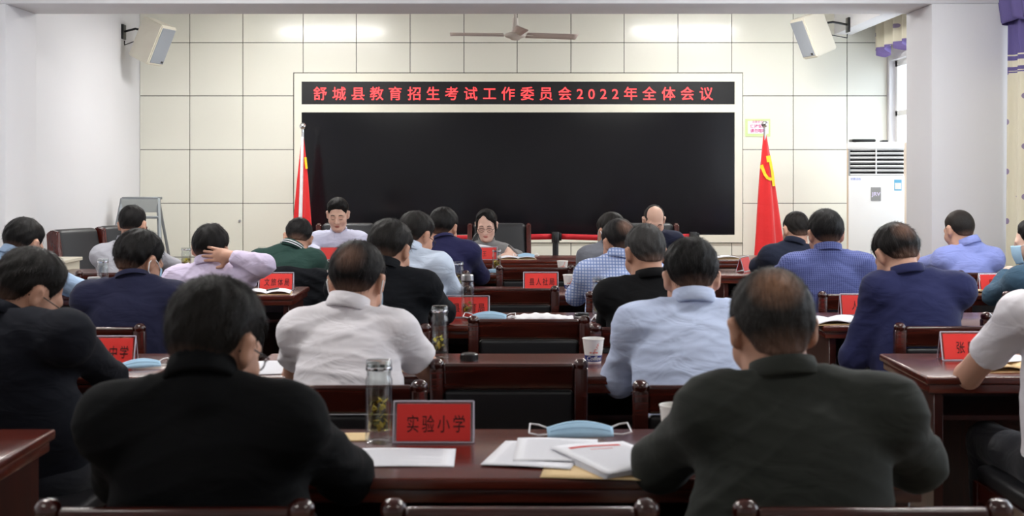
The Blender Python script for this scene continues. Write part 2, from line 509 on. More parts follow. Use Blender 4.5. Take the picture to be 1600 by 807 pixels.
WIN = [(9.8, 12.72), (5.7, 8.5), (3.0, 5.2)]
WZ0, WZ1 = .92, 2.55
bm = bmesh.new()
add_box(bm, XR, XR + .2, YR - .2, YB + .2, 0, WZ0)
add_box(bm, XR, XR + .2, YR - .2, YB + .2, WZ1, ZC)
edges = [YB + .2] + [e for a, b in WIN for e in (b, a)] + [YR - .2]
for i in range(0, len(edges), 2):
    add_box(bm, XR, XR + .2, edges[i + 1], edges[i], WZ0, WZ1)
struct(bm_obj('wall_right', bm, M['wall']))
for i, (a, b) in enumerate(WIN):
    w = struct(box('window_%d' % (i + 1), XR - .03, XR + .02, a - .04, b + .04, WZ0 - .05, WZ0, M['window_frame'], bev=.005))
    bm = bmesh.new()
    for y0, y1, z0, z1 in ((a, a + .06, WZ0, WZ1), (b - .06, b, WZ0, WZ1), (a, b, WZ1 - .06, WZ1), (a, b, WZ0, WZ0 + .06), ((a + b) / 2 - .04, (a + b) / 2 + .04, WZ0, WZ1), (a, b, 2.0, 2.05)):
        add_box(bm, XR + .06, XR + .12, y0, y1, z0, z1)
    bm_obj('window_frame', bm, M['window_frame'], w)
    for y0, y1 in ((a + .06, (a + b) / 2 - .04), ((a + b) / 2 + .04, b - .06)):
        box('pane', XR + .085, XR + .09, y0, y1, WZ0 + .06, 2.0, M['pane'], w)
        box('pane', XR + .085, XR + .09, y0, y1, 2.05, WZ1 - .06, M['pane'], w)
    ld = bpy.data.lights.new('daylight_portal', 'AREA'); ld.shape = 'RECTANGLE'; ld.size = WZ1 - WZ0; ld.size_y = b - a
    ld.cycles.is_portal = True
    lo = bpy.data.objects.new('daylight_portal', ld); link(lo)
    lo.location = (XR + .15, (a + b) / 2, (WZ0 + WZ1) / 2); lo.rotation_euler = (0, math.radians(90), 0)

# beam, columns and soffit of the far bay
struct(box('trim_1', XL, XR, 8.95, 9.53, 2.62, ZC, M['wall'], bev=.006))          # cross beam
struct(box('trim_2', XL, -3.54, 8.95, 9.53, 0, 2.62, M['wall'], bev=.006))        # left column
struct(box('trim_3', 2.935, XR, 8.95, 9.53, 0, 2.62, M['wall'], bev=.006))        # right column
struct(box('trim_4', 3.22, 3.40, 9.53, YB, 2.82, ZC, M['wall'], bev=.004))        # soffit beam along the windows
struct(box('baseboard_left', XL, XL + .012, 9.55, YB, 0, .1, M['trim']))
struct(box('baseboard_right', XR - .012, XR, 9.55, YB, 0, .1, M['trim']))

# cream panels of the far wall, each its own piece
def bx(px): return (px - 800.0) / FPX * YB
def bz(py): return CAMH - (py - HOR) / FPX * YB
G = .0035
def panel(poly):
    """poly in wall metres, already inset"""
    bm = add_prism(bmesh.new(), poly, YB - .012, YB + .010)
    return bm_obj('wall_panel', bm, M['panel'], wall_back)
def rect_panel(x0, x1, z0, z1):
    if x1 - x0 < .02 or z1 - z0 < .02: return
    panel([(x0 + G, z0 + G), (x1 - G, z0 + G), (x1 - G, z1 - G), (x0 + G, z1 - G)])
colsx = [219, 297, 380, 474, 557, 641, 725, 808, 892, 975, 1059, 1143, 1239, 1323, 1386]
cx = [XL] + [bx(p) for p in colsx[1:-1]] + [XR]
rz = [ZC, bz(67), bz(150), bz(234), bz(318), bz(402), bz(486), 0]
fx0, fx1, fz1, fz0 = bx(459), bx(1160), bz(114), bz(380)
for i in range(len(cx) - 1):
    for j in range(len(rz) - 1):
        x0, x1, z1, z0 = cx[i], cx[i + 1], rz[j], rz[j + 1]
        if x1 <= fx0 or x0 >= fx1 or z1 <= fz0 or z0 >= fz1:
            rect_panel(x0, x1, z0, z1)
        elif x0 < fx0 < x1 or x0 < fx1 < x1:                 # columns beside the surround
            left = x0 < fx0
            a0, a1 = (x0, fx0) if left else (fx1, x1)
            if z1 > fz1:                                     # L-shaped piece around the top corner
                if left: panel([(x0 + G, z0 + G), (fx0 - G, z0 + G), (fx0 - G, fz1 + G), (x1 - G, fz1 + G), (x1 - G, z1 - G), (x0 + G, z1 - G)])
                else: panel([(fx1 + G, z0 + G), (x1 - G, z0 + G), (x1 - G, z1 - G), (x0 + G, z1 - G), (x0 + G, fz1 + G), (fx1 + G, fz1 + G)])
            else:
                rect_panel(a0, a1, z0, z1)
                if z0 < fz0 < z1:
                    b0, b1 = (fx0, x1) if left else (x0, fx1)
                    rect_panel(b0, b1, z0, fz0)
        else:
            if z1 > fz1: rect_panel(x0, x1, fz1, z1)
            elif z0 < fz0: rect_panel(x0, x1, z0, fz0)
p = lathe('panel_lock', [(0, .012), (.012, .012), (.014, .004), (.014, 0)], M['steel'], wall_back, 14, mtx=Matrix.Translation((bx(375), YB - .012, bz(345.5))) @ Matrix.Rotation(math.radians(90), 4, 'X'))

# screen wall
sv = empty('led_screen', (bx(809), YB - .03, fz0), 'wide black display screen set in a cream wall surround', 'screen')
def rel(o_loc): return Vector((bx(809), YB - .03, fz0))
ox, oy, oz = sv.location
def sbox(name, px0, px1, py0, py1, y0, y1, m, parent, off, bev=0.0):
    return box(name, bx(px0) - off[0], bx(px1) - off[0], y0 - off[1], y1 - off[1], bz(py1) - off[2], bz(py0) - off[2], m, parent, bev)
so = (ox, oy, oz)
bm = bmesh.new()
for px0, px1, py0, py1 in ((460.5, 472, 115, 379), (1147, 1159, 115, 379), (472, 1147, 115, 128), (472, 1147, 163.5, 176), (472, 1147, 367, 379)):
    add_box(bm, bx(px0) - ox, bx(px1) - ox, YB - .035 - oy, YB + .01 - oy, bz(py1) - oz, bz(py0) - oz)
bm_obj('surround', bm, M['frame_cream'], sv)
sbox('screen_glass', 472, 1147, 176, 367, YB - .028, YB + .01, M['screen'], sv, so)
bo = (bx(809), YB - .03, bz(163))
bn = empty('led_banner', bo, 'long LED message board with red Chinese headline above the screen', 'message board')
sbox('board', 472, 1147, 128, 163.5, YB - .028, YB + .01, M['led'], bn, bo)
chars = [('舒', 501), ('城', 530.5), ('县', 560), ('教', 589), ('育', 618), ('招', 648), ('生', 677), ('考', 706), ('试', 735.5), ('工', 765), ('作', 794), ('委', 824), ('员', 853), ('会', 882.6),
         ('2', 906), ('0', 924), ('2', 942.6), ('2', 961), ('年', 985), ('全', 1014), ('体', 1044), ('会', 1073.5), ('议', 1102.7)]
for ch, px in chars:
    text('character', ch, .142, M['led_text'], bn, Matrix.Translation((bx(px) - bo[0], YB - .0305 - bo[1], bz(146.5) - bo[2])) @ Matrix.Rotation(math.radians(90), 4, 'X'), bold=.006)

# ------------------------------------------------------------------ ceiling lamps
def tube_lamp(x, d, power, label):
    watts, rad = power
    t = empty('tube_lamp', (x, d, ZC - .085), label, 'lamp', 'ceiling tube lamps')
    box('housing', -.62, .62, -.06, .06, .045, .085, M['white_plastic'], t, bev=.006)
    tm = mat('lit_tube', (1.0, .985, .95, 1), emit=rad)
    bm = bmesh.new(); add_tube(bm, [(-.58, 0, .022), (.58, 0, .022)], .016, 12)
    bm_obj('tube', bm, tm, t, smooth=True, angle=50)
    for s in (-1, 1): box('end_cap', s * .6 - .02, s * .6 + .02, -.025, .025, 0, .046, M['white_plastic'], t, bev=.004)
    ld = bpy.data.lights.new('tube_glow', 'AREA'); ld.shape = 'RECTANGLE'; ld.size = 1.15; ld.size_y = .10; ld.energy = watts; ld.color = (1.0, .985, .95)
    lo = bpy.data.objects.new('tube_glow', ld); link(lo, t); lo.location = (0, 0, -.01)
LN = {11.3: 'nearest the screen wall', 7.2: 'above the middle rows', 4.2: 'above the second row', 1.2: 'added at the rear of the room as fill light'}  # rear pair is an unseen addition that brightens surfaces facing the camera
for d, wt in LAMP_POWER.items():
    for x, s in ((-2.0, 'left'), (1.9, 'right')):
        tube_lamp(x, d, wt, 'ceiling fluorescent tube lamp on the %s side %s' % (s, LN[d]))

# ------------------------------------------------------------------ ceiling fan
fp = W(805, 52, 11.0)
fan = empty('ceiling_fan', (fp.x, fp.y, fp.z - .09), 'pale three-blade ceiling fan hanging in front of the screen wall', 'fan')
tube('rod', [(0, 0, .17), (0, 0, ZC - fp.z + .09)], .013, M['fan_white'], fan, 12)
lathe('canopy', [(0, ZC - fp.z + .09), (.05, ZC - fp.z + .09), (.045, ZC - fp.z + .03), (.015, ZC - fp.z + .01)], M['fan_white'], fan)
lathe('coupling', [(0, .22), (.024, .22), (.030, .13), (.034, .09), (0, .09)], M['fan_white'], fan)
lathe('motor', [(0, .1), (.055, .098), (.085, .085), (.092, .07), (.085, .058), (.05, .045), (.03, .03), (0, .028)], M['fan_white'], fan, 28)
for k, a in enumerate((186, 66 - 50, 276)):
    R = Matrix.Rotation(math.radians(a), 4, 'Z')
    bl = sheet('blade', lambda u, v: R @ Vector((.10 + .46 * u, (v - .5) * (.075 + .035 * u - .02 * max(0, u - .9) * 10), .075 - (v - .5) * .035)), 10, 3, M['fan_blade'], fan, .004)
    bm = add_box(bmesh.new(), .06, .16, -.018, .018, .07, .077, .002, 1, R)
    bm_obj('blade_bracket', bm, M['fan_white'], bl)

# ------------------------------------------------------------------ wall speakers
def wall_speaker(px, py, d, tilt, turn, wallx, label):
    c = W(px, py, d)
    t = empty('wall_speaker', c, label, 'speaker', 'ivory wall speakers')
    R = Matrix.Rotation(turn, 4, 'Z') @ Matrix.Rotation(tilt, 4, 'X')
    # cabinet: trapezoid in plan, front at local -y
    bm = add_prism(bmesh.new(), [(-.135, -.12), (.135, -.12), (.10, .13), (-.10, .13)], -.2, .2, 'xy')
    bmesh.ops.bevel(bm, geom=bm.edges[:], offset=.012, segments=2, affect='EDGES')
    bmesh.ops.transform(bm, matrix=R, verts=bm.verts[:])
    bm_obj('cabinet', bm, M['speaker_body'], t, smooth=True, angle=40)
    gb = add_box(bmesh.new(), -.112, .112, -.128, -.118, -.175, .175, .004, 1, R)
    g = bm_obj('grille', gb, M['speaker_grille'], t)
    lb = add_box(bmesh.new(), .06, .095, -.131, -.127, -.165, -.145, 0, 1, R)
    bm_obj('badge', lb, M['black_plastic'], g)
    s = 1 if wallx > c.x else -1
    wx = wallx - c.x
    back = R @ Vector((0, .13, .06))
    tube('bracket_arm', [back, (back.x + (wx - back.x) * .4, back.y + .03, back.z + .02), (wx, .08, .10)], .011, M['black_plastic'], t)
    box('bracket_plate', wx - (.02 if s > 0 else 0), wx + (0 if s > 0 else .02), .03, .13, .03, .17, M['black_plastic'], t, bev=.003)
    tube('cable', [R @ Vector((0, .13, -.05)), R @ Vector((s * .02, .18, -.08)), (wx - s * .006, .12, -.02), (wx - s * .006, .12, .02)], .005, M['black_plastic'], t, 6)
wall_speaker(238, 65, 12.15, math.radians(24), math.radians(74), XL, 'ivory loudspeaker bracketed high on the left white wall')
wall_speaker(1271, 54, 12.15, math.radians(23), math.radians(-74), 3.22, 'ivory loudspeaker bracketed to the soffit beam on the right')

# ------------------------------------------------------------------ curtains
cm = curtain_mat('purple_topped_curtain', band=2.19, purple_above=2.23)
def near_curtain(u, v):
    d = 8.88 - .95 * u; ph = u * 2 * math.pi * 6.5
    amp = .055 * (.55 + .45 * (1 - v))
    return Vector((3.44 + amp * math.sin(ph) + .01 * math.sin(ph * 2.3 + 1), d + .02 * math.cos(ph), .06 + 2.60 * v))
cu = empty('window_curtain', (0, 0, 0), 'cream dotted curtain with purple top beside the right column', 'curtain')
sheet('drape', near_curtain, 130, 24, cm, cu, .003)
vm = curtain_mat('purple_swag', purple_above=0.0)
sheet('swag', lambda u, v: Vector((3.40 + .045 * math.sin(u * 34) - .02 * v, 8.9 - 1.0 * u, 2.62 - (.10 + .07 * abs(math.sin(u * 9.5 + .6))) * (1 - v))), 70, 8, vm, cu, .003)
vm2 = curtain_mat('cream_valance', hem_z=2.66)
vc = empty('window_valance', (0, 0, 0), 'cream valance with purple hem over the far window', 'curtain')
def valance(u, v):
    d = 12.68 - 2.4 * u
    zb = 2.55 + .10 * abs(((u * 4.2) % 1) * 2 - 1) + .05 * u
    return Vector((3.60 + .05 * math.sin(u * 55), d, zb + (3.0 - zb) * v))
sheet('pelmet', valance, 150, 10, vm2, vc, .003)
fc = empty('gathered_curtain', (0, 0, 0), 'gathered curtain with purple band tied beside the far window', 'curtain')
cm3 = curtain_mat('tied_curtain', band=2.25, purple_above=2.3)
sheet('drape', lambda u, v: Vector((3.53 + .05 * math.sin(u * 40), 10.4 + .85 * u - .25 * (1 - abs(v - .45)) * u, .1 + 2.85 * v)), 70, 20, cm3, fc, .003)

# ------------------------------------------------------------------ air conditioner
ad = 11.8
def ax(px): return (px - 800) / FPX * ad
def az(py): return CAMH - (py - HOR) / FPX * ad
ac = empty('air_conditioner', (ax(1369), ad, 0), 'white floor-standing air conditioner with dark louvres by the window', 'air conditioner', rz=math.radians(-17.5))
o = (ax(1369), ad, 0)
def abox(name, px0, px1, py0, py1, y0, y1, m, parent=ac, bev=0.0):
    return box(name, ax(px0) - o[0], ax(px1) - o[0], y0, y1, az(py1), az(py0), m, parent, bev)
box('casing', ax(1324) - o[0], ax(1416.5) - o[0], .03, .30, 0, az(223), M['beige_plastic'], ac, bev=.008)
abox('top_cap', 1325, 1411, 222, 233, 0, .3, M['white_plastic'], bev=.006)
box('front_panel', ax(1327) - o[0], ax(1411) - o[0], 0, .05, .05, az(274.5), M['white_plastic'], ac, bev=.008)
abox('grille_recess', 1328, 1410, 233, 274.5, .028, .04, M['black_deep'])
for k in range(7):
    y = 233.5 + k * 6.7
    bm = add_box(bmesh.new(), ax(1328) - o[0], ax(1410) - o[0], -.018, .018, -.006, .006, .003, 1, Matrix.Translation((0, .02, az(y))) @ Matrix.Rotation(math.radians(-25), 4, 'X'))
    bm_obj('louvre', bm, M['white_plastic'], ac)
abox('grille_mullion', 1368, 1370, 233, 274, .0, .03, M['white_plastic'])
abox('grille_edge', 1327, 1329.5, 233, 275, .0, .03, M['grey_plastic'])
dp = abox('display', 1361, 1376, 293, 314, -.004, .01, M['mid_grey'])
text('logo', 'JRV', .05, M['logo_white'], dp, Matrix.Translation((0, -.0052, az(303))) @ Matrix.Rotation(math.radians(90), 4, 'X'), .02)
ll = abox('energy_label', 1396, 1407, 281, 298, -.002, .01, M['label_blue'])
bm = bmesh.new(); add_box(bm, ax(1397) - o[0], ax(1406.5) - o[0], -.003, -.001, az(296), az(286)); bm_obj('label_panel', bm, M['cup'], ll)
text('sticker_print', '优惠活动', .023, M['label_text'], ac, Matrix.Translation((ax(1338) - o[0], -.002, az(280))) @ Matrix.Rotation(math.radians(90), 4, 'X'))
rt = W(1348, 222, ad + .1)
r_ = tag(box('router', rt.x - .11, rt.x + .11, ad + .05, ad + .19, az(222) + .001, az(222) + .028, M['black_plastic'], None, bev=.011, seg=3), 'flat black router lying on the air conditioner', 'router')
r2 = tag(box('remote_control', ax(1382), ax(1391), ad + .06, ad + .16, az(222) + .001, az(222) + .018, M['black_plastic'], None, bev=.005, seg=2), 'small black remote lying beside the router', 'remote')

# ------------------------------------------------------------------ wall notice
nw = YB - .012
nt = empty('wall_notice', (bx(1183.5), nw, bz(213)), 'green bordered quiet notice pasted on the wall by the right flag', 'sign')
def nbx(px): return bx(px) - bx(1183.5)
def nbz(py): return bz(py) - bz(213)
box('border', nbx(1164), nbx(1203), -.006, 0, nbz(213.5), nbz(186), M['sign_green'], nt)
box('panel', nbx(1168), nbx(1200), -.0075, -.005, nbz(209), nbz(189.5), M['sign_white'], nt)
RX = Matrix.Rotation(math.radians(90), 4, 'X')
text('heading', '温馨提示', .028, M['sign_text'], nt, Matrix.Translation((nbx(1183), -.0085, nbz(190.5))) @ RX)
text('lettering', '保持安静', .040, M['sign_text'], nt, Matrix.Translation((nbx(1184), -.0085, nbz(197.5))) @ RX, .02)
text('lettering', '请勿喧哗', .040, M['sign_text'], nt, Matrix.Translation((nbx(1184), -.0085, nbz(204.5))) @ RX, .02)

# ------------------------------------------------------------------ flags
def flag(px, py_top, d, label, lean, r_bot, z_bot, kind):
    top = W(px, py_top, d)
    f = empty('flag_on_pole', (top.x, d, 0), label, 'flag', 'standing red flags')
    H = top.z
    tube('pole', [(0, 0, .04), (0, 0, H - .03)], .013, M['steel'], f, 12)
    lathe('base', [(0, 0), (.17, 0), (.17, .02), (.06, .045), (.03, .07), (0, .07)], M['steel'], f, 28)
    lathe('finial', [(0, H + .03), (.018, H + .026), (.031, H + .008), (.033, H - .005), (.026, H - .022), (.014, H - .034), (.014, H - .06), (0, H - .06)], M['chrome'], f, 20)
    zt = H - .085
    def ctr(z):
        k = (zt - z) / (zt - z_bot)
        return lean * k, r_bot * (.08 + .92 * min(1, k * 1.02) ** .85)
    def surf(u, v):
        z = zt + (z_bot - zt) * v
        c, r = ctr(z); th = 2 * math.pi * u
        w = 1 + .18 * math.sin(th * 5 + 1.3 * v + px) * min(1, v * 3)
        zz = z + .05 * math.sin(th + .7) * v
        return Vector((c + r * w * math.cos(th), .6 * r * w * math.sin(th), zz))
    cl = sheet('flag_cloth', surf, 90, 40, M['flag_red'], f)
    def front(x, z):
        c, r = ctr(z); t = max(-.95, min(.95, (x - c) / r))
        th = -math.acos(t); k = (zt - z) / (zt - z_bot)
        w = 1 + .18 * math.sin(th * 5 + 1.3 * k + px) * min(1, k * 3)
        return -.6 * r * abs(math.sin(th)) * max(w, 1.0) - .008
    def ribbon(name, pts, wd, m, parent):
        P = []
        for (x0, z0), (x1, z1) in zip(pts, pts[1:]):
            n = max(2, int(math.hypot(x1 - x0, z1 - z0) / .008))
            P += [(x0 + (x1 - x0) * i / n, z0 + (z1 - z0) * i / n) for i in range(n)]
        P.append(pts[-1]); V = []; F = []
        for i, (x, z) in enumerate(P):
            a = P[max(0, i - 1)]; b = P[min(len(P) - 1, i + 1)]
            dx, dz = b[0] - a[0], b[1] - a[1]; l = math.hypot(dx, dz) or 1
            for s in (-1, 1):
                qx, qz = x - dz / l * wd * s / 2, z + dx / l * wd * s / 2
                V.append((qx, front(qx, qz), qz))
        F = [(2 * i, 2 * i + 1, 2 * i + 3, 2 * i + 2) for i in range(len(P) - 1)]
        me = bpy.data.meshes.new(name); me.from_pydata(V, [], F)
        ob = mesh_obj(name, me, m, parent)
        md = ob.modifiers.new('thickness', 'SOLIDIFY'); md.thickness = .002
        return ob
    def q(ppx, ppy):
        w_ = W(ppx, ppy, d); return (w_.x - top.x, w_.z)
    if kind == 'star':
        sl = []
        for i in range(24):
            z = zt - .02 - i / 23 * (zt - z_bot - .1); c, r = ctr(z)
            x = c - r * .12 * (i / 23)
            sl.append(Vector((x, front(x, z) - .002, z)))
        tube('flag_sleeve', sl, [.014 + .006 * (i / 23) for i in range(24)], M['flag_white'], f, 10)
        pts = [q(479, 248), q(480.5, 251), q(479.5, 258), q(481, 264)]
        ribbon('star_fragment', [q(477.6, 246), q(478.6, 256), q(479.6, 264)], .02, M['flag_yellow'], cl)
    else:
        ribbon('hammer_handle', [q(1202, 249), q(1206, 270), q(1208, 291)], .028, M['flag_yellow'], cl)
        ribbon('hammer_head', [q(1196.5, 249), q(1204, 248)], .06, M['flag_yellow'], cl)
        ribbon('sickle_blade', [q(1189, 258), q(1191.5, 266), q(1194, 273), q(1197.5, 278), q(1201.5, 280), q(1205, 280)], .028, M['flag_yellow'], cl)
        ribbon('sickle_grip', [q(1187.5, 263), q(1191, 261)], .022, M['flag_yellow'], cl)
flag(473, 197, 12.3, 'furled red flag with white sleeve left of the screen', -.01, .105, .55, 'star')
flag(1195, 194, 12.3, 'draped red flag with yellow hammer and sickle right of the screen', .035, .135, .62, 'party')

# ------------------------------------------------------------------ belt barrier
bd = 11.75
prev = None
for k, px in enumerate((548, 868, 1083)):
    lx = (px - 800) / FPX * bd
    b_ = empty('belt_barrier_post', (lx, bd, 0), ['black belt barrier post behind the man in white at the head table', 'black belt barrier post in the middle behind the head table', 'black belt barrier post behind the balding man in navy'][k], 'barrier', 'belt barrier posts')
    lathe('base', [(0, 0), (.16, 0), (.16, .015), (.04, .04), (0, .04)], M['black_plastic'], b_, 28)
    tube('pole', [(0, 0, .03), (0, 0, .86)], .028, M['leather_grey'], b_, 14)
    lathe('head', [(0, .895), (.034, .893), (.037, .885), (.037, .80), (.03, .795), (0, .795)], M['black_plastic'], b_, 18)
    box('belt_socket', .03, .055, -.02, .02, .815, .885, M['black_plastic'], b_, bev=.003)
    if prev is not None:
        x0, x1 = prev + .05, lx - .03
        sheet('belt', lambda u, v: Vector((x0 + (x1 - x0) * u - lx, .002 * math.sin(u * 9), .825 + .052 * v - .012 * math.sin(math.pi * u))), 16, 2, M['belt_red'], b_, .0025)
    prev = lx
# ================================================================== DESKS AND CHAIRS
TZ = .76
NEAR = {k: 2.82 + 1.41 * (k - 1) for k in range(1, 6)}
DEPTH = .55
def desk(x0, x1, y0, y1, label, group, flip=False):
    """long meeting desk; modesty panel on the side away from the sitters"""
    cxm = (x0 + x1) / 2
    t = empty('meeting_desk', (cxm, y0, 0), label, 'desk', group)
    w, dp = (x1 - x0) / 2, y1 - y0
    bm = bmesh.new()
    add_box(bm, -w, w, 0, dp, TZ - .028, TZ, .008, 3)
    add_box(bm, -w + .012, w - .012, .012, dp - .012, TZ - .058, TZ - .026, .005, 2)
    bm_obj('desk_top', bm, M['wood'], t, smooth=True, angle=40)
    # raised moulding along the far edge of the top
    fy = (.05, .08) if flip else (dp - .08, dp - .05)
    for s in (-1, 1):
        a = s * (w - .05)
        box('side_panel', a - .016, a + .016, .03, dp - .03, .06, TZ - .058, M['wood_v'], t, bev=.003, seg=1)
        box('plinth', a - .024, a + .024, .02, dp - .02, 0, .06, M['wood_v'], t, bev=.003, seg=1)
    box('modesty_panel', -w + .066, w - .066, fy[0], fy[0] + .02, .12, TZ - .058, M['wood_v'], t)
    sy = (dp - .33, dp - .04) if flip else (.09, dp - .085)
    if flip: sy = (.09, dp - .12)
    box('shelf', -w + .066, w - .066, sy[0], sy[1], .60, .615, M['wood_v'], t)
    if flip:      # applied mouldings on the face that looks at the audience
        for k in range(2):
            cx_ = (-.5 + k) * (w - .06)
            bm = bmesh.new(); hw = w * .42
            for a0, a1, b0, b1 in ((cx_ - hw, cx_ + hw, .62, .64), (cx_ - hw, cx_ + hw, .2, .22), (cx_ - hw, cx_ - hw + .02, .22, .62), (cx_ + hw - .02, cx_ + hw, .22, .62)):
                add_box(bm, a0, a1, fy[0] - .012, fy[0] + .002, b0, b1, .004, 1)
            bm_obj('panel_moulding', bm, M['wood'], t)
    return t
ROWN = {1: 'front', 2: 'second', 3: 'third', 4: 'fourth', 5: 'fifth'}
for k in range(1, 6):
    n = 'nearest the camera' if k == 1 else ROWN[k] + ' from the camera'
    desk(-.90, .92, NEAR[k], NEAR[k] + DEPTH, 'dark mahogany desk of the middle block, row %s' % n, 'audience desks')
    desk(-3.1, -1.2, NEAR[k], NEAR[k] + DEPTH, 'dark mahogany desk of the left block, row %s' % n, 'audience desks')
    desk(1.37, 3.25, NEAR[k], NEAR[k] + DEPTH, 'dark mahogany desk of the right block, row %s' % n, 'audience desks')
HT0, HT1 = 9.9, 10.5
for a, b, s in ((-2.02, -.68, 'left'), (-.67, .67, 'middle'), (.68, 2.02, 'right')):
    desk(a, b, HT0, HT1, '%s section of the mahogany head table facing the audience' % s, 'head table sections', flip=True)

CW = .235
def make_chair():
    t = bpy.data.objects.new('meeting_chair', None); link(t)
    for s in (-1, 1):
        # rear post running up to a rounded knob
        bm = bmesh.new()
        secs = [(-.02, .0), (.005, .42), (-.045, .80)]
        add_box(bm, s * CW - .022, s * CW + .022, -.02, .025, 0, .80, .006, 2)
        for v in bm.verts:
            v.co.y += -.05 * max(0, (v.co.z - .42) / .38) - .02 * max(0, (.42 - v.co.z) / .42)
        add_lathe(bm, [(0, .830), (.014, .827), (.023, .818), (.025, .806), (.021, .794), (0, .792)], 14, (s * CW, -.048, 0))
        bm_obj('back_post', bm, M['chair_wood'], t, smooth=True, angle=45)
        box('front_leg', s * (CW - .01) - .02, s * (CW - .01) + .02, .40, .44, 0, .42, M['chair_wood'], t, bev=.005)
        box('side_rail', s * (CW - .005) - .012, s * (CW - .005) + .012, .02, .42, .36, .42, M['chair_wood'], t, bev=.003, seg=1)
    sh = lambda z: -.05 * max(0, (z - .42) / .38)
    bm = add_box(bmesh.new(), -CW + .02, CW - .02, -.014, .016, .728, .814, .010, 3)
    for v in bm.verts: v.co.y += sh(v.co.z)
    bm_obj('top_rail', bm, M['chair_wood'], t, smooth=True, angle=45)
    bm = add_box(bmesh.new(), -CW + .02, CW - .02, -.012, .014, .47, .51, .005, 2)
    for v in bm.verts: v.co.y += sh(v.co.z)
    bm_obj('lower_rail', bm, M['chair_wood'], t, smooth=True, angle=45)
    bm = add_box(bmesh.new(), -CW + .024, CW - .024, -.016, .024, .512, .724, .014, 3)
    for v in bm.verts: v.co.y += sh(v.co.z)
    bm_obj('back_pad', bm, M['leather'], t, smooth=True, angle=60)
    box('seat_pad', -CW + .005, CW - .005, .02, .45, .41, .47, M['leather'], t, bev=.02, seg=3)
    box('front_rail', -CW + .02, CW - .02, .405, .43, .36, .41, M['chair_wood'], t, bev=.003, seg=1)
    return t
def copy_tree(o, parent=None):
    c = o.copy(); COL.objects.link(c)
    if parent is not None: c.parent = parent
    for ch in list(o.children):
        copy_tree(ch, c)
    return c
CHAIR0 = make_chair(); CH_USED = [False]
def chair(x, yback, label, group='meeting chairs', rz=0.0):
    if not CH_USED[0]:
        c = CHAIR0; CH_USED[0] = True
    else:
        c = copy_tree(CHAIR0)
    c.location = (x, yback, 0); c.rotation_euler = (0, 0, rz)
    return tag(c, label, 'chair', group)

chair(.015, 2.42, 'empty dark wooden chair between the two nearest men at the bottom edge')
for k, px, bk_ in ((2, 795, .01), (3, 826, .16), (4, 799, .12), (5, 836, .01)):
    dback = NEAR[k] - bk_
    chair((px - 800) / FPX * dback, dback, 'empty dark wooden chair pushed under the middle desk, %s row from the camera' % ROWN[k])
chair(2.25, NEAR[4] - .02, 'empty dark wooden chair between the indigo shirt and the woman in denim')
chair(2.30, 5.62, 'empty dark wooden chair right of the man in the navy suit')
chair(-2.32, NEAR[3] - .02, 'empty dark wooden chair in the left block, third row from the camera')
chair(-3.0 + .35, NEAR[2] - .02, 'empty dark wooden chair at the left edge, second row from the camera')

# executive chairs
def make_exec():
    t = bpy.data.objects.new('executive_chair', None); link(t)
    # faces -y; back at +y
    bm = add_box(bmesh.new(), -.25, .25, 0, .11, .46, 1.0, .045, 4)
    for v in bm.verts:
        k = max(0, (v.co.z - .46) / .54); v.co.y += .10 * k + .03 * math.sin(k * 3.1)
        v.co.x *= 1 - .08 * k * k
    bk = bm_obj('backrest', bm, M['leather_grey'], t, smooth=True, angle=60)
    for z in (.62, .80):
        k = (z - .46) / .54
        box('cushion_seam', -.21, .21, .10 * k + .03 * math.sin(k * 3.1) - .006, .10 * k + .03 * math.sin(k * 3.1) + .02, z - .004, z + .004, M['black_deep'], bk, bev=.002, seg=1)
    for s in (-1, 1):
        pts = [(0, .40), (.02, .62), (.07, .86), (.08, .985), (.14, 1.0), (.19, .97), (.17, .80), (.11, .55), (.10, .40)]
        bm = add_prism(bmesh.new(), pts, s * .255 - .02, s * .255 + .02, 'yz')
        bmesh.ops.bevel(bm, geom=bm.edges[:], offset=.008, segments=2, affect='EDGES')
        bm_obj('side_frame', bm, M['exec_wood'], t, smooth=True, angle=40)
        arm = [(s * .275, .05, .66), (s * .285, -.10, .67), (s * .285, -.30, .66), (s * .28, -.40, .62), (s * .275, -.42, .50), (s * .27, -.38, .36)]
        tube('armrest', arm, [.022, .024, .026, .024, .02, .018], M['exec_wood'], t, 10)
        for y in (-.38, .06): box('leg', s * .25 - .022, s * .25 + .022, y - .022, y + .022, 0, .40, M['exec_wood'], t, bev=.005)
    box('seat', -.26, .26, -.42, .06, .36, .48, M['leather_grey'], t, bev=.04, seg=3)
    return t
EX0 = make_exec(); EXU = [False]
def exec_chair(x, y, rz, label):
    if not EXU[0]: c = EX0; EXU[0] = True
    else: c = copy_tree(EX0)
    c.location = (x, y, 0); c.rotation_euler = (0, 0, rz)
    return tag(c, label, 'chair', 'padded executive chairs')
exec_chair(-3.28, 9.95, math.radians(68), 'padded charcoal executive chair against the left wall, nearer the column')
exec_chair(-3.14, 10.62, math.radians(66), 'padded charcoal executive chair against the left wall, nearer the ladder')
exec_chair(-1.42, 10.98, 0, 'padded executive chair of the man in white at the head table')
exec_chair(-.11, 10.98, 0, 'padded executive chair behind the woman at the head table')
exec_chair(1.17, 10.98, 0, 'padded executive chair of the balding man at the head table')

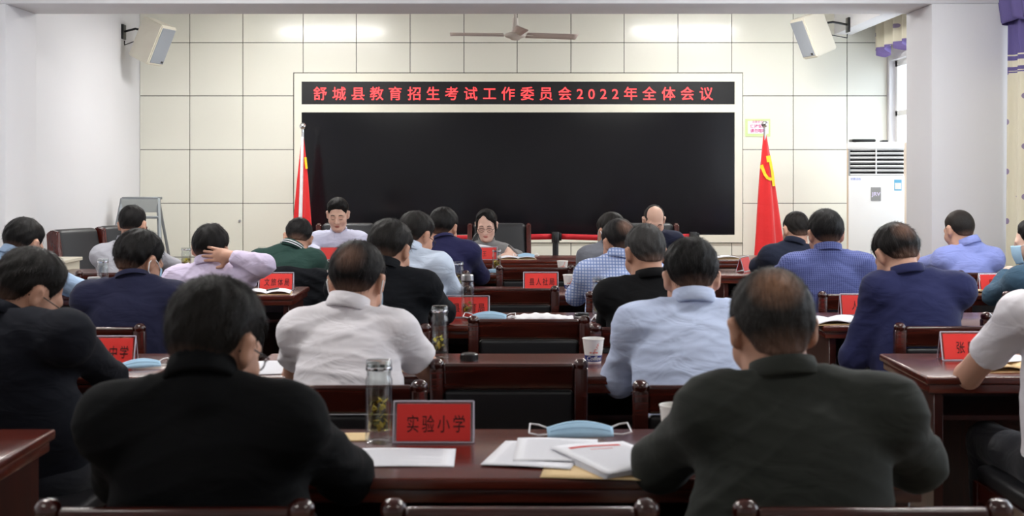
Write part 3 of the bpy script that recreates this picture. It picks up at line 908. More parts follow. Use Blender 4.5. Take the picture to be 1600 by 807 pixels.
# small cream cabinet at the left, ladder in the corner
cb = empty('side_cabinet', (-3.32, 9.1, 0), 'small cream side cabinet behind the man in pale blue', 'cabinet')
CRM = mat('cream_board', srgb(220, 214, 196), .5, noise=(6, .02))
box('body', -.18, .18, -.24, .20, .0, .80, CRM, cb, bev=.004, seg=1)
box('top', -.195, .195, -.26, .22, .80, .825, CRM, cb, bev=.004, seg=1)
dr = box('door', -.17, .17, -.252, -.24, .08, .78, CRM, cb, bev=.003, seg=1)
box('handle', .11, .13, -.27, -.252, .45, .55, M['steel'], dr)

ld_ = empty('step_ladder', (-3.41, 11.75, 0), 'aluminium step ladder standing in the left corner', 'ladder')
LH = 1.2
for s in (-1, 1):
    tube('front_rail', [(s * .30, -.35, 0), (s * .165, 0, LH)], .02, M['aluminium'], ld_, 6)
    tube('rear_rail', [(s * .28, .38, 0), (s * .15, .06, LH - .02)], .014, M['aluminium'], ld_, 6)
    box('rubber_foot', s * .30 - .025, s * .30 + .025, -.375, -.325, 0, .03, M['black_plastic'], ld_)
for i in range(4):
    z = .28 + i * .25; k = z / LH; w = .30 - .135 * k
    box('step', -w, w, -.35 * (1 - k) - .04, -.35 * (1 - k) + .05, z - .012, z + .012, M['aluminium'], ld_, bev=.003, seg=1)
box('platform', -.165, .165, -.03, .13, LH - .01, LH + .015, M['aluminium'], ld_, bev=.004, seg=1)
bm = add_box(bmesh.new(), -.168, .168, -.032, -.02, LH - .125, LH - .005, .003, 1)
bm_obj('top_plate', bm, mat('ladder_grey', srgb(168, 172, 170), .5, noise=(6, .04)), ld_)
# ================================================================== PEOPLE
# Bodies, clothes and hair are grown from smooth-blended capsules and ellipsoids and
# turned into one continuous surface each (surface nets).
def axis_coords(lo, hi, h, fine=(), coarse_below=None, hc=.016):
    out = [lo]; x = lo
    while x < hi:
        st = h
        if coarse_below is not None and x < coarse_below: st = hc
        for a, b, s in fine:
            if a <= x < b: st = min(st, s)
        x += st; out.append(x)
    return np.array(out, np.float32)

class Field:
    FAR = .05
    def __init__(self, xs, ys, zs):
        self.ax = (xs, ys, zs)
        self.D = np.full((len(xs), len(ys), len(zs)), self.FAR, np.float32)
    def _win(self, lo, hi):
        s = []
        for a, l, h in zip(self.ax, lo, hi):
            i0 = int(np.searchsorted(a, l)); i1 = int(np.searchsorted(a, h))
            if i1 <= i0: return None
            s.append(slice(i0, i1))
        X = self.ax[0][s[0]][:, None, None]; Y = self.ax[1][s[1]][None, :, None]; Z = self.ax[2][s[2]][None, None, :]
        return tuple(s), X, Y, Z
    def _put(self, s, d, k, sub=False):
        cur = self.D[s]
        if sub:
            d = -d
            h = np.maximum(k - np.abs(cur - d), 0) / k
            self.D[s] = np.maximum(cur, d) + h * h * k * .25
        else:
            h = np.maximum(k - np.abs(cur - d), 0) / k
            self.D[s] = np.minimum(cur, d) - h * h * k * .25
    def cap(self, a, b, ra, rb, k=.03, sub=False):
        a = np.array(a, np.float32); b = np.array(b, np.float32)
        pad = max(ra, rb) + self.FAR + .01
        w = self._win(np.minimum(a, b) - pad, np.maximum(a, b) + pad)
        if w is None: return
        s, X, Y, Z = w
        ab = b - a; L2 = float(ab @ ab) + 1e-9
        px, py, pz = X - a[0], Y - a[1], Z - a[2]
        t = np.clip((px * ab[0] + py * ab[1] + pz * ab[2]) / L2, 0, 1)
        d = np.sqrt((px - t * ab[0]) ** 2 + (py - t * ab[1]) ** 2 + (pz - t * ab[2]) ** 2) - (ra + (rb - ra) * t)
        self._put(s, d, k, sub)
    def ell(self, c, r, R=None, k=.03, sub=False):
        c = np.array(c, np.float32); r = np.array(r, np.float32)
        pad = float(r.max()) + self.FAR + .01
        w = self._win(c - pad, c + pad)
        if w is None: return
        s, X, Y, Z = w
        px, py, pz = X - c[0], Y - c[1], Z - c[2]
        if R is not None:
            px, py, pz = (px * R[0, 0] + py * R[1, 0] + pz * R[2, 0], px * R[0, 1] + py * R[1, 1] + pz * R[2, 1], px * R[0, 2] + py * R[1, 2] + pz * R[2, 2])
        k0 = np.sqrt((px / r[0]) ** 2 + (py / r[1]) ** 2 + (pz / r[2]) ** 2)
        k1 = np.sqrt((px / r[0] ** 2) ** 2 + (py / r[1] ** 2) ** 2 + (pz / r[2] ** 2) ** 2) + 1e-6
        self._put(s, k0 * (k0 - 1) / k1, k, sub)
    def plane_cut(self, c, n, rad, k=.006):
        """remove everything on the +n side of the plane, within rad of c"""
        c = np.array(c, np.float32); n = np.array(n, np.float32); n = n / np.linalg.norm(n)
        w = self._win(c - rad, c + rad)
        if w is None: return
        s, X, Y, Z = w
        d = -((X - c[0]) * n[0] + (Y - c[1]) * n[1] + (Z - c[2]) * n[2])
        ball = np.sqrt((X - c[0]) ** 2 + (Y - c[1]) ** 2 + (Z - c[2]) ** 2) - rad
        self._put(s, np.maximum(d, ball), k, True)
    def mesh(self):
        D = self.D; xs, ys, zs = self.ax
        S = D < 0
        nx, ny, nz = D.shape
        c = S[:-1, :-1, :-1].astype(np.int8)
        tot = c.copy()
        for dx in (0, 1):
            for dy in (0, 1):
                for dz in (0, 1):
                    if dx or dy or dz:
                        tot += S[dx:nx - 1 + dx, dy:ny - 1 + dy, dz:nz - 1 + dz]
        act = (tot > 0) & (tot < 8)
        I, J, K = np.nonzero(act)
        idx = np.full(act.shape, -1, np.int32); idx[I, J, K] = np.arange(len(I))
        acc = np.zeros((len(I), 3), np.float32); cnt = np.zeros(len(I), np.float32)
        cor = [(a, b, e) for a in (0, 1) for b in (0, 1) for e in (0, 1)]
        for p in cor:
            for axn in range(3):
                if p[axn]: continue
                q = list(p); q[axn] = 1
                d0 = D[I + p[0], J + p[1], K + p[2]]; d1 = D[I + q[0], J + q[1], K + q[2]]
                m = (d0 < 0) != (d1 < 0)
                t = np.where(m, d0 / np.where(m, d0 - d1, 1), 0)
                P0 = np.stack([xs[I + p[0]], ys[J + p[1]], zs[K + p[2]]], 1); P1 = np.stack([xs[I + q[0]], ys[J + q[1]], zs[K + q[2]]], 1)
                acc += np.where(m[:, None], P0 + (P1 - P0) * t[:, None], 0); cnt += m
        V = acc / cnt[:, None]
        quads = []
        for axn in range(3):
            sl0 = [slice(None)] * 3; sl1 = [slice(None)] * 3
            sl0[axn] = slice(0, -1); sl1[axn] = slice(1, None)
            A = S[tuple(sl0)]; B = S[tuple(sl1)]
            e = A != B
            i, j, k = np.nonzero(e)
            g = [i, j, k]; o1, o2 = [a for a in range(3) if a != axn]
            ok = (g[o1] > 0) & (g[o2] > 0) & (g[o1] < D.shape[o1] - 1) & (g[o2] < D.shape[o2] - 1)
            g = [a[ok] for a in g]
            inside = A[g[0], g[1], g[2]]
            def cell(d1, d2):
                h = [a.copy() for a in g]; h[o1] = h[o1] + d1; h[o2] = h[o2] + d2
                return idx[h[0], h[1], h[2]]
            q = np.stack([cell(-1, -1), cell(0, -1), cell(0, 0), cell(-1, 0)], 1)
            flip = inside if axn != 1 else ~inside
            q[~flip] = q[~flip][:, ::-1]
            quads.append(q)
        Q = np.concatenate(quads)
        Q = Q[(Q >= 0).all(1)]
        vol = (V[Q[:, 0]] * np.cross(V[Q[:, 2]] - V[Q[:, 0]], V[Q[:, 3]] - V[Q[:, 1]])).sum()
        if vol < 0: Q = Q[:, ::-1]
        return V, Q

def np_mesh(name, V, Q, m, parent, smooth_iter=2):
    V = np.asarray(V, np.float32)
    if smooth_iter:                               # light Laplacian relaxation removes grid stepping
        n = len(V)
        E = np.concatenate([Q[:, [0, 1]], Q[:, [1, 2]], Q[:, [2, 3]], Q[:, [3, 0]]])
        for it in range(smooth_iter):
            s = np.zeros_like(V); c = np.zeros(n, np.float32)
            for a, b in ((0, 1), (1, 0)):
                for k in range(3): s[:, k] += np.bincount(E[:, a], V[E[:, b], k], n)
                c += np.bincount(E[:, a], minlength=n)
            V = V + .5 * (s / np.maximum(c, 1)[:, None] - V)
    me = bpy.data.meshes.new(name)
    me.vertices.add(len(V)); me.vertices.foreach_set('co', V.ravel())
    me.loops.add(Q.size); me.loops.foreach_set('vertex_index', Q.astype(np.int32).ravel())
    me.polygons.add(len(Q)); me.polygons.foreach_set('loop_start', np.arange(0, Q.size, 4, dtype=np.int32))
    me.update(calc_edges=True); me.validate()
    o = mesh_obj(name, me, m, parent, True)
    return o, V

def vnormals(V, Q):
    n = np.cross(V[Q[:, 2]] - V[Q[:, 0]], V[Q[:, 3]] - V[Q[:, 1]])
    N = np.zeros_like(V)
    for c in range(4):
        for k in range(3): N[:, k] += np.bincount(Q[:, c], n[:, k], len(V))
    return N / (np.linalg.norm(N, axis=1, keepdims=True) + 1e-9)

def rot(yaw, pitch, roll):
    """head frame: x right, y face, z up.  yaw>0 turns left, pitch>0 looks down, roll>0 leans right"""
    R = Matrix.Rotation(yaw, 3, 'Z') @ Matrix.Rotation(-pitch, 3, 'X') @ Matrix.Rotation(roll, 3, 'Y')
    return np.array(R, np.float32)

SKULL_C, SKULL_R = np.array((0, -.012, .035)), np.array((.077, .097, .091))
def head_prims(face=False, fem=False):
    j = .92 if fem else 1.0
    P = [('ell', SKULL_C, SKULL_R, .02), ('ell', (0, .022, -.03), (.066 * j, .072, .083), .03), ('ell', (0, .052, -.083), (.036 * j, .036, .032), .03),
         ('cap', (-.045 * j, .0, -.075), (-.02, .06, -.095), .018, .016, .03), ('cap', (.045 * j, .0, -.075), (.02, .06, -.095), .018, .016, .03),
         ('ell', (-.046, .058, -.025), (.024, .026, .026), .03), ('ell', (.046, .058, -.025), (.024, .026, .026), .03),
         ('cap', (-.04, .078, .026), (.04, .078, .026), .014, .014, .02)]
    for s in (-1, 1):
        P += [('ell', (s * .084, -.008, .002), (.012, .021, .033), .008), ('ell', (s * .088, -.012, .018), (.012, .020, .015), .008), ('cap', (s * .077, .002, -.026), (s * .080, -.004, -.012), .008, .009, .008),
              ('sub', (s * .099, -.001, .004), (.010, .011, .019), .006)]
    P += [('cap', (0, .092, .012), (0, .112, -.026), .008, .0135, .014), ('ell', (-.013, .1, -.030), (.009, .010, .008), .008), ('ell', (.013, .1, -.030), (.009, .010, .008), .008)]
    for s in (-1, 1):
        P += [('sub', (s * .031, .107, .006), (.018, .017, .011), .012), ('ell', (s * .031, .080, .004), (.0165, .0135, .0115), .004)]
    P += [('ell', (0, .086, -.055), (.024, .014, .006), .008), ('ell', (0, .085, -.065), (.020, .013, .007), .008), ('ell', (0, .078, -.092), (.018, .018, .015), .02)]
    return P

def put_prims(F, prims, R, T, s):
    T = np.asarray(T)
    X = lambda p: T + R @ (np.asarray(p) * s)
    for p in prims:
        if p[0] == 'ell': F.ell(X(p[1]), np.asarray(p[2]) * s, R, p[3])
        elif p[0] == 'sub': F.ell(X(p[1]), np.asarray(p[2]) * s, R, p[3], True)
        else: F.cap(X(p[1]), X(p[2]), p[3] * s, p[4] * s, p[5])

def face_y(prims, x, z):
    ys = np.arange(.15, .02, -.001); best = None
    D = np.full(len(ys), .05)
    for p in prims:
        if p[0] == 'cap':
            a, b = np.array(p[1]), np.array(p[2]); ab = b - a
            q = np.stack([np.full_like(ys, x), ys, np.full_like(ys, z)], 1) - a
            t = np.clip(q @ ab / (ab @ ab), 0, 1); d = np.linalg.norm(q - t[:, None] * ab, axis=1) - (p[3] + (p[4] - p[3]) * t); k = p[5]
        else:
            c, r = np.array(p[1]), np.array(p[2])
            q = np.stack([np.full_like(ys, x), ys, np.full_like(ys, z)], 1) - c
            k0 = np.linalg.norm(q / r, axis=1); k1 = np.linalg.norm(q / r ** 2, axis=1) + 1e-6; d = k0 * (k0 - 1) / k1; k = p[3]
        if p[0] == 'sub':
            h = np.maximum(k - np.abs(D + d), 0) / k; D = np.maximum(D, -d) + h * h * k * .25
        else:
            h = np.maximum(k - np.abs(D - d), 0) / k; D = np.minimum(D, d) - h * h * k * .25
    i = np.nonzero(D < 0)[0]
    return float(ys[i[0]]) if len(i) else .05

HAIRLINE = ([-.13, -.07, -.045, -.022, .0, .022, .034, .05, .075, .10, .14], [-.058, -.050, -.036, .008, .034, .030, .0, .040, .080, .092, .092])
def smooth(a, b, x):
    t = np.clip((x - a) / (b - a), 0, 1); return t * t * (3 - 2 * t)

def build_hair(root, R, T, s, spec, m, res, seed):
    tt, ts = spec.get('top', .018), spec.get('side', .012)
    style = spec.get('style', 'short')
    g = np.arange(-.15, .15, res, dtype=np.float32)
    zlo = -.15 if style != 'long' else -.26
    gz = np.arange(zlo, .17, res, dtype=np.float32)
    F = Field(g, g, gz)
    X, Y, Z = g[:, None, None], g[None, :, None], gz[None, None, :]
    rng = np.random.default_rng(seed)
    hl = spec.get('line', 0.0)
    hx, hz = np.array(HAIRLINE[0]), np.array(HAIRLINE[1]).copy()
    hz[:3] += hl
    if style == 'receding': hz[7:] += np.array([.03, .045, .06, .08])
    if style == 'fringe': hz[5:8] += np.array([-.045, -.06, -.015])
    H = np.interp(g, hx, hz).astype(np.float32)[None, :, None] + 0 * X
    if style == 'fringe': H = np.where(Y > .035, np.minimum(.105 - .85 * np.abs(X - .014), .1), H)
    k0 = np.sqrt((X / SKULL_R[0]) ** 2 + ((Y + .012) / SKULL_R[1]) ** 2 + ((Z - .035) / SKULL_R[2]) ** 2)
    k1 = np.sqrt((X / SKULL_R[0] ** 2) ** 2 + ((Y + .012) / SKULL_R[1] ** 2) ** 2 + ((Z - .035) / SKULL_R[2] ** 2) ** 2) + 1e-6
    d = k0 * (k0 - 1) / k1
    nk = np.sqrt(X ** 2 * 1.0 + (Y + .026) ** 2) - .054 + 0 * Z
    nk = np.where(Z > .03, .05, nk)
    kk = .03; h = np.maximum(kk - np.abs(d - nk), 0) / kk; d = np.minimum(d, nk) - h * h * kk * .25
    up = smooth(.0, .11, Z)
    t = ts + (tt - ts) * up
    if style == 'fringe': t = t + .003 * smooth(.02, .06, Y) * smooth(.0, .05, Z)
    if spec.get('bald'):
        bc = np.array(spec.get('bald_at', (0, -.03, .12))); br = spec['bald']
        dist = np.sqrt((X - bc[0]) ** 2 + (Y - bc[1]) ** 2 + (Z - bc[2]) ** 2)
        t = t * (.15 + .85 * smooth(br * .5, br, dist)) - .014 * (1 - smooth(br * .6, br, dist))
    fade = .06 + .94 * smooth(-.004, spec.get('fade', .075), Z - H)
    t = t * fade
    az = np.arctan2(X, Y + .045)
    ph = rng.uniform(0, 6.28, 6)
    cl = (np.sin(az * 9 + 5 * np.sin(Z * 30 + ph[0]) + ph[1]) * .5 + np.sin(az * 17 + Z * 25 + ph[2]) * .35 + np.sin(X * 90 + Y * 60 + ph[3]) * np.sin(Z * 70 + ph[4]) * .35)
    if style == 'part':                                  # side parting ridge
        t = t + .004 * np.exp(-((X - .018) / .02) ** 2) * up - .003 * np.exp(-((X + .004) / .007) ** 2) * smooth(.03, .09, Z)
    d = d - t + cl * spec.get('clump', .0025)
    cut = (H - Z) * .8
    if style == 'long':                                  # hair falling behind the ears to the shoulders
        ex = np.sqrt((X / .088) ** 2 + ((Y + .045) / .070) ** 2)
        back = np.maximum((ex - 1) * .07, np.maximum(-.235 - Z, Z - .04))
        back = np.maximum(back, Y - .02)
        cut = np.where(Z < .04, np.minimum(cut, np.where(Y < -.0, -.02, cut)), cut)
        kk = .02; h = np.maximum(kk - np.abs(d - back), 0) / kk; d = np.minimum(d, back + cl * .003) - h * h * kk * .25
    kk = .010
    h = np.maximum(kk - np.abs(d - cut), 0) / kk
    F.D = (np.maximum(d, cut) + h * h * kk * .25).astype(np.float32)
    if style == 'fringe':                                # side-swept fringe and locks framing the face
        for q in (-1, 1):
            F.cap((q * .071, .036, .060), (q * .080, .026, -.005), .010, .009, .012); F.cap((q * .080, .026, -.005), (q * .078, .022, -.055), .009, .004, .01)
    V, Q = F.mesh()
    Nn = vnormals(V, Q)
    # loose strands lying on the surface
    ns = spec.get('strands', 900)
    if ns:
        sel = rng.choice(len(V), min(ns, len(V)), replace=False)
        crown = np.array((0.0, -.05, .128))
        p = V[sel]; n = Nn[sel]
        keep = p[:, 2] > np.interp(p[:, 1], hx, hz) + .012
        p, n = p[keep], n[keep]
        fl = p - crown; fl[:, 2] -= .02
        fl = fl + rng.normal(0, .03, fl.shape)
        fl -= (fl * n).sum(1, keepdims=True) * n; fl /= np.linalg.norm(fl, axis=1, keepdims=True) + 1e-9
        sd = np.cross(n, fl); w = .0007
        ln = rng.uniform(.012, .028, (len(p), 1)) * spec.get('slen', 1.0)
        a = p - n * .001; b = p + fl * ln * .5 + n * .0035; c = p + fl * ln + n * rng.uniform(-.002, .0055, (len(p), 1))
        SV = np.concatenate([a - sd * w, a + sd * w, b + sd * w, b - sd * w, c + sd * w * .3, c - sd * w * .3])
        k = len(p); ii = np.arange(k)
        SQ = np.concatenate([np.stack([ii, ii + k, ii + 2 * k, ii + 3 * k], 1), np.stack([ii + 3 * k, ii + 2 * k, ii + 4 * k, ii + 5 * k], 1)])
    o, V2 = np_mesh('hair', V, Q, m, root, 1)
    if ns:
        V3 = np.concatenate([V2, SV]); Q3 = np.concatenate([Q, SQ + len(V2)])
        bpy.data.objects.remove(o, do_unlink=True)
        o, _ = np_mesh('hair', V3, Q3, m, root, 0)
    Mx = Matrix(np.array(R).tolist()).to_4x4(); Mx.translation = Vector(np.asarray(T).tolist())
    o.matrix_local = Mx @ Matrix.Scale(s, 4)
    return o

def hand(F, wrist, d, n, side, curl=.35, sc=1.0, spread=.12):
    """palm and five fingers. d: pointing direction, n: back-of-hand normal, side: +1 thumb on d x n side"""
    d = np.array(d, float); d /= np.linalg.norm(d)
    n = np.array(n, float); n = n - (n @ d) * d; n /= np.linalg.norm(n)
    x = np.cross(d, n) * side                         # towards the thumb
    Rm = np.stack([x, d, n], 1).astype(np.float32)
    w = np.array(wrist, float)
    F.cap(w - d * .02, w + d * .03, .024 * sc, .026 * sc, .02)
    F.ell(w + d * .05 * sc, (.039 * sc, .048 * sc, .0165 * sc), Rm, .015)
    L = (.074, .082, .077, .060)
    for i in range(4):
        off = (.029 - .0195 * i) * sc
        kn = w + d * (.088 - .004 * abs(i - 1.2)) * sc + x * off
        dd = d + x * (spread * (1 - i * .66)); dd /= np.linalg.norm(dd)
        c1, c2 = curl * .6, curl * 1.6
        d1 = dd * math.cos(c1) - n * math.sin(c1); d2 = dd * math.cos(c2) - n * math.sin(c2)
        m = kn + d1 * L[i] * .52 * sc; e = m + d2 * L[i] * .46 * sc
        F.cap(kn - dd * .012, m, .0092 * sc, .0084 * sc, .004); F.cap(m, e, .0084 * sc, .0070 * sc, .003)
    b = w + d * .022 * sc + x * .028 * sc
    m = b + (d * .55 + x * .75 - n * .25) * .038 * sc; e = m + (d * .9 + x * .25 - n * .3) * .032 * sc
    F.cap(b - x * .01, m, .0135 * sc, .0105 * sc, .012); F.cap(m, e, .0100 * sc, .0082 * sc, .004)

SKIN = [mat('skin_%d' % i, srgb(*c), .5, spec=.35, noise=(14, .06), sss=.0, bump=(180, .08, .001)) for i, c in enumerate(((200, 154, 132), (190, 143, 120), (218, 178, 158), (222, 184, 166)))]
def hm(*a, **k): return hair_mat(*a, **k)
HAIR = {
    'black': hm('black_hair', (.010, .009, .009, 1)),
    'soft': hm('soft_black_hair', (.016, .014, .013, 1)),
    'grey': hm('greying_hair', (.030, .028, .027, 1), grey=.03),
    'thin': hm('thinning_crown_hair', (.014, .012, .012, 1), scalp=srgb(160, 120, 100), centre=(.0, -.112, .055), r0=.0, r1=.06, amount=.6),
    'bald_crown': hm('balding_crown_hair', (.020, .018, .017, 1), scalp=srgb(178, 132, 104), centre=(-.012, -.108, .078), r0=.010, r1=.07, grey=.02, amount=.85),
    'buzz': hm('cropped_hair', (.022, .019, .018, 1), scalp=srgb(120, 92, 78), centre=(0, 0, .12), r0=.0, r1=.12, amount=.25),
    'bald': hm('side_hair', (.03, .028, .027, 1), scalp=srgb(200, 150, 122), centre=(0, .06, .105), r0=.055, r1=.085, amount=1.0),
}
TROUSER = fabric_mat('dark_trousers', srgb(24, 26, 34), fold=.4)

def fold_noise(V, seed, amp):
    r = np.random.default_rng(seed); p = r.uniform(0, 6.28, 9)
    x, y, z = V[:, 0], V[:, 1], V[:, 2]
    wx = .5 * np.sin(9 * z + p[0]) + .6 * np.sin(7 * x + p[1])
    a = np.sin(42 * z + 10 * x * np.sign(x) + 3 * wx + p[2]); b = np.sin(30 * z - 22 * x + 2.5 * wx + 8 * y + p[3]); c = np.sin(55 * z + 30 * x + 18 * y + 2 * wx + p[4])
    m1 = .5 + .5 * np.sin(6 * x + 5 * z + p[5]); m2 = .5 + .5 * np.sin(8 * x - 7 * z + p[6])
    ridge = lambda s: (1 - np.abs(s)) ** 2
    return amp * (ridge(a) * m1 + ridge(b) * m2 + .5 * ridge(c) * (1 - m1) - .55)

def person(sp):
    f = -1.0 if sp.get('facing') else 1.0             # +1 looks away from the camera, -1 towards it
    d = sp['d']; near = sp['edge']
    top = W(sp['px'], sp['top'], d)
    pelvis_y = near - f * sp.get('seat', .27)
    s = sp.get('hs', 1.0)
    root = empty('person', (top.x + sp.get('dx', 0), pelvis_y, 0), sp['label'], 'person')
    O = np.array((root.location.x, pelvis_y, 0.0))
    yaw0 = 0 if f > 0 else math.pi
    R = rot(yaw0 + math.radians(sp.get('yaw', 0)), math.radians(sp.get('pitch', 25)), math.radians(sp.get('roll', 0)))
    hsp = sp['hair']
    rr = (SKULL_R + hsp.get('top', .018)) * s
    ext = math.sqrt(float(((R[2] * rr) ** 2).sum()))
    T = np.array((top.x, top.y, top.z)) - O
    T[2] -= ext + float((R @ (SKULL_C * s))[2])
    T[0] -= float((R @ (SKULL_C * s))[0])
    # neck base and shoulders
    nb = sp.get('neck', (0, -.055, -.215))
    N = np.array((T[0] + nb[0], T[1] + f * nb[1], top.z + nb[2]))
    by = math.radians(sp.get('byaw', 0))
    sw, sd = sp.get('sw', .175) * .92, sp.get('sdrop', .075) + .022
    rx = np.array((f * math.cos(by), f * math.sin(by), 0)); fw = np.array((-f * math.sin(by), f * math.cos(by), 0))
    sl = sp.get('slope', 0.0)                         # right shoulder higher if > 0
    def wp(p, default):                               # pixel+depth target -> local
        if p is None: return default
        v = W(*p); return np.array((v.x, v.y, v.z)) - O
    S = {}; E = {}; Wr = {}
    for q, k in ((-1, 'L'), (1, 'R')):
        S[k] = N + rx * q * sw + fw * (-.005) + np.array((0, 0, -sd + q * sl))
        S[k][0] += sp.get('tx', 0)
        S[k] = wp(sp.get('s' + k), S[k])
        ed = np.array((S[k][0] + (rx * q * sp.get('eo', .065))[0], near - O[1] + f * sp.get('ey', .05), TZ + .055))
        E[k] = wp(sp.get('e' + k), ed)
        wd = np.array((S[k][0] - (rx * q * .06)[0], near - O[1] + f * .27, TZ + .035))
        Wr[k] = wp(sp.get('w' + k), wd)
    Hp = np.array((0, 0, .56)); bulk = sp.get('bulk', 1.0)
    C0 = (S['L'] + S['R']) / 2
    spine = C0 - Hp; spl = np.linalg.norm(spine); spn = spine / spl
    yv = fw - (fw @ spn) * spn; yv /= np.linalg.norm(yv)
    xv = np.cross(yv, spn)
    TR = np.stack([xv, yv, spn], 1).astype(np.float32)
    h = sp.get('res', .0094)
    allp = np.array([T, N, S['L'], S['R'], E['L'], E['R'], Wr['L'], Wr['R'], Hp, Hp + fw * .55])
    lo = allp.min(0) - .2; hi = allp.max(0) + .2
    lo[2] = -.01; hi[2] = max(top.z + .05, hi[2] - .15)
    fine = sp.get('fine', ())                          # list of (centre, radius, step)
    def axes(step):
        fx = [[], [], []]
        for c_, r_, st in fine:
            c_ = {'head': T, 'wL': Wr['L'], 'wR': Wr['R']}[c_]
            for i in range(3): fx[i].append((c_[i] - r_, c_[i] + r_, st))
        return [axis_coords(lo[0], hi[0], step, fx[0]), axis_coords(lo[1], hi[1], step, fx[1]), axis_coords(lo[2], hi[2], step, fx[2], .70, .022)]
    # ---------------- body
    B = Field(*axes(h))
    g = -.014
    def torso(F, g, k):
        b = bulk
        F.ell(Hp + np.array((0, 0, -.03)), ((.165 * b + g), (.125 * b + g), .13 + g), None, k)
        F.ell(Hp + spine * .30, (.152 * b * sp.get('waist', 1.08) + g, .118 * b + g, .19 + g), TR, k)
        F.ell(Hp + spine * .64, ((sw * .93) * b + g, .112 * b + g, .19 + g), TR, k)
        F.ell(C0 + spn * (-.05), (sw * .90 + g, .085 * b + g, .085 + g), TR, k)
        F.cap(S['L'], S['R'], .050 + g, .050 + g, k)
        for q in 'LR':
            F.cap(N + (S[q] - N) * .18 + np.array((0, 0, -.008)), S[q] + np.array((0, 0, .004)), .047 + g, .050 + g, k); F.ell(S[q], (.054 + g,) * 3, None, k)
    torso(B, g, .035)
    nk0 = T + R @ (np.array((0, -.02, -.045)) * s)
    B.cap(nk0, N + np.array((0, 0, -.05)), .051 * s * sp.get('nk', 1), .055 * s * sp.get('nk', 1), .02)
    for q in 'LR':
        lg = sp.get('sl' + q, sp.get('sleeve', 'long')) == 'long'; B.cap(S[q], E[q], .040 if lg else .050, .036 if lg else .043, .03); B.cap(E[q], Wr[q], .034 if lg else .042, .027, .02)
        dirv = Wr[q] - E[q]
        hn = sp.get('hn' + q, (0, 0, 1)); hd = sp.get('hd' + q, None)
        hand(B, Wr[q], hd if hd is not None else dirv * np.array((1, 1, .3)), hn, (1 if q == 'L' else -1), sp.get('curl' + q, .45), sp.get('hsc', 1.0))
    kn = {}; an = {}
    for q, k in ((-1, 'L'), (1, 'R')):
        hipj = Hp + rx * q * .09 + np.array((0, 0, -.05)); kn[k] = hipj + fw * .42 + rx * q * .05 + np.array((0, 0, 0.0)); kn[k][2] = .515
        an[k] = kn[k] + fw * (.0) + np.array((0, 0, -.43))
        B.cap(hipj, kn[k], .070, .050, .03); B.cap(kn[k], an[k], .048, .034, .02); B.cap(an[k] + np.array((0, 0, -.04)), an[k] + fw * .12 + np.array((0, 0, -.05)), .028, .024, .02)
    hp = head_prims(True, sp.get('fem', False))
    put_prims(B, hp, R, T, s)
    V, Q = B.mesh()
    skin = SKIN[sp.get('skin', 0)]
    body, _ = np_mesh('body', V, Q, skin, root, 1)
    # ---------------- upper garment
    C = Field(*axes(h))
    gg = sp.get('ease', .008)
    torso(C, gg, .045)
    ndir = nk0 - N; ndir /= np.linalg.norm(ndir); ndir = ndir * .4 + np.array((0, f * .2, 1.0)) * .6; ndir /= np.linalg.norm(ndir)
    C.cap(N + ndir * -.05, N + ndir * .05, .058 * s * sp.get('nk', 1), .055 * s * sp.get('nk', 1), .022)
    ar = sp.get('arm', 1.0)
    for q in 'LR':
        sleeve = sp.get('sl' + q, sp.get('sleeve', 'long'))
        if sleeve == 'long':
            C.cap(S[q], E[q], .054 * ar + gg, .047 * ar + gg, .05); C.cap(E[q], Wr[q] + (E[q] - Wr[q]) * .08, .046 * ar + gg, .034 + gg, .03)
            C.plane_cut(Wr[q] + (E[q] - Wr[q]) * .08, Wr[q] - E[q], .058)
        elif sleeve == 'rolled':
            C.cap(S[q], E[q], .054 * ar + gg, .048 * ar + gg, .03); C.cap(E[q], E[q] + (Wr[q] - E[q]) * .35, .050 * ar + gg, .046 + gg, .02)
            C.plane_cut(E[q] + (Wr[q] - E[q]) * .35, Wr[q] - E[q], .1)
        else:
            e = S[q] + (E[q] - S[q]) * sp.get('slen', .70)
            C.cap(S[q], e, .054 * ar + gg, .058 * ar + gg, .03)
            C.plane_cut(e, E[q] - S[q], .1)
    hem = sp.get('hem', .50)
    C.plane_cut((0, 0, hem), (0, 0, -1), .6)
    C.plane_cut(N + ndir * .002, ndir, .10)
    V, Q = C.mesh()
    Nn = vnormals(V, Q)
    V = V + Nn * fold_noise(V, sp['seed'], sp.get('fold', .0045))[:, None]
    gname = sp.get('garment', 'shirt')
    gm = sp['cloth']
    gar, _ = np_mesh(gname, V, Q, gm, root, 2)
    gar['label'] = sp['garment_label']
    # collar: a folded band around the neck
    if sp.get('collar', 'shirt'):
        kind = sp.get('collar', 'shirt')
        r0 = .056 * s * sp.get('nk', 1) + .005
        hgt = {'shirt': .025, 'jacket': .016, 'polo': .022, 'round': .008, 'stand': .026}[kind]
        prof = [(r0 - .004, -.012), (r0 - .005, hgt), (r0 - .002, hgt + .004), (r0 + .004, hgt + .003), (r0 + .007, hgt * .4), (r0 + .012, -.016), (r0 + .008, -.022), (r0, -.02)]
        if kind in ('round', 'stand'): prof = [(r0 - .002, -.012), (r0 - .003, hgt), (r0 + .002, hgt + .003), (r0 + .007, hgt), (r0 + .010, -.012)]
        gap = {'shirt': .34, 'polo': .4, 'jacket': .6, 'round': 0, 'stand': .15}[kind]
        zc = ndir; yc = fw - (fw @ zc) * zc; yc /= np.linalg.norm(yc); xc = np.cross(yc, zc)
        bm = bmesh.new(); n = 44; rings = []
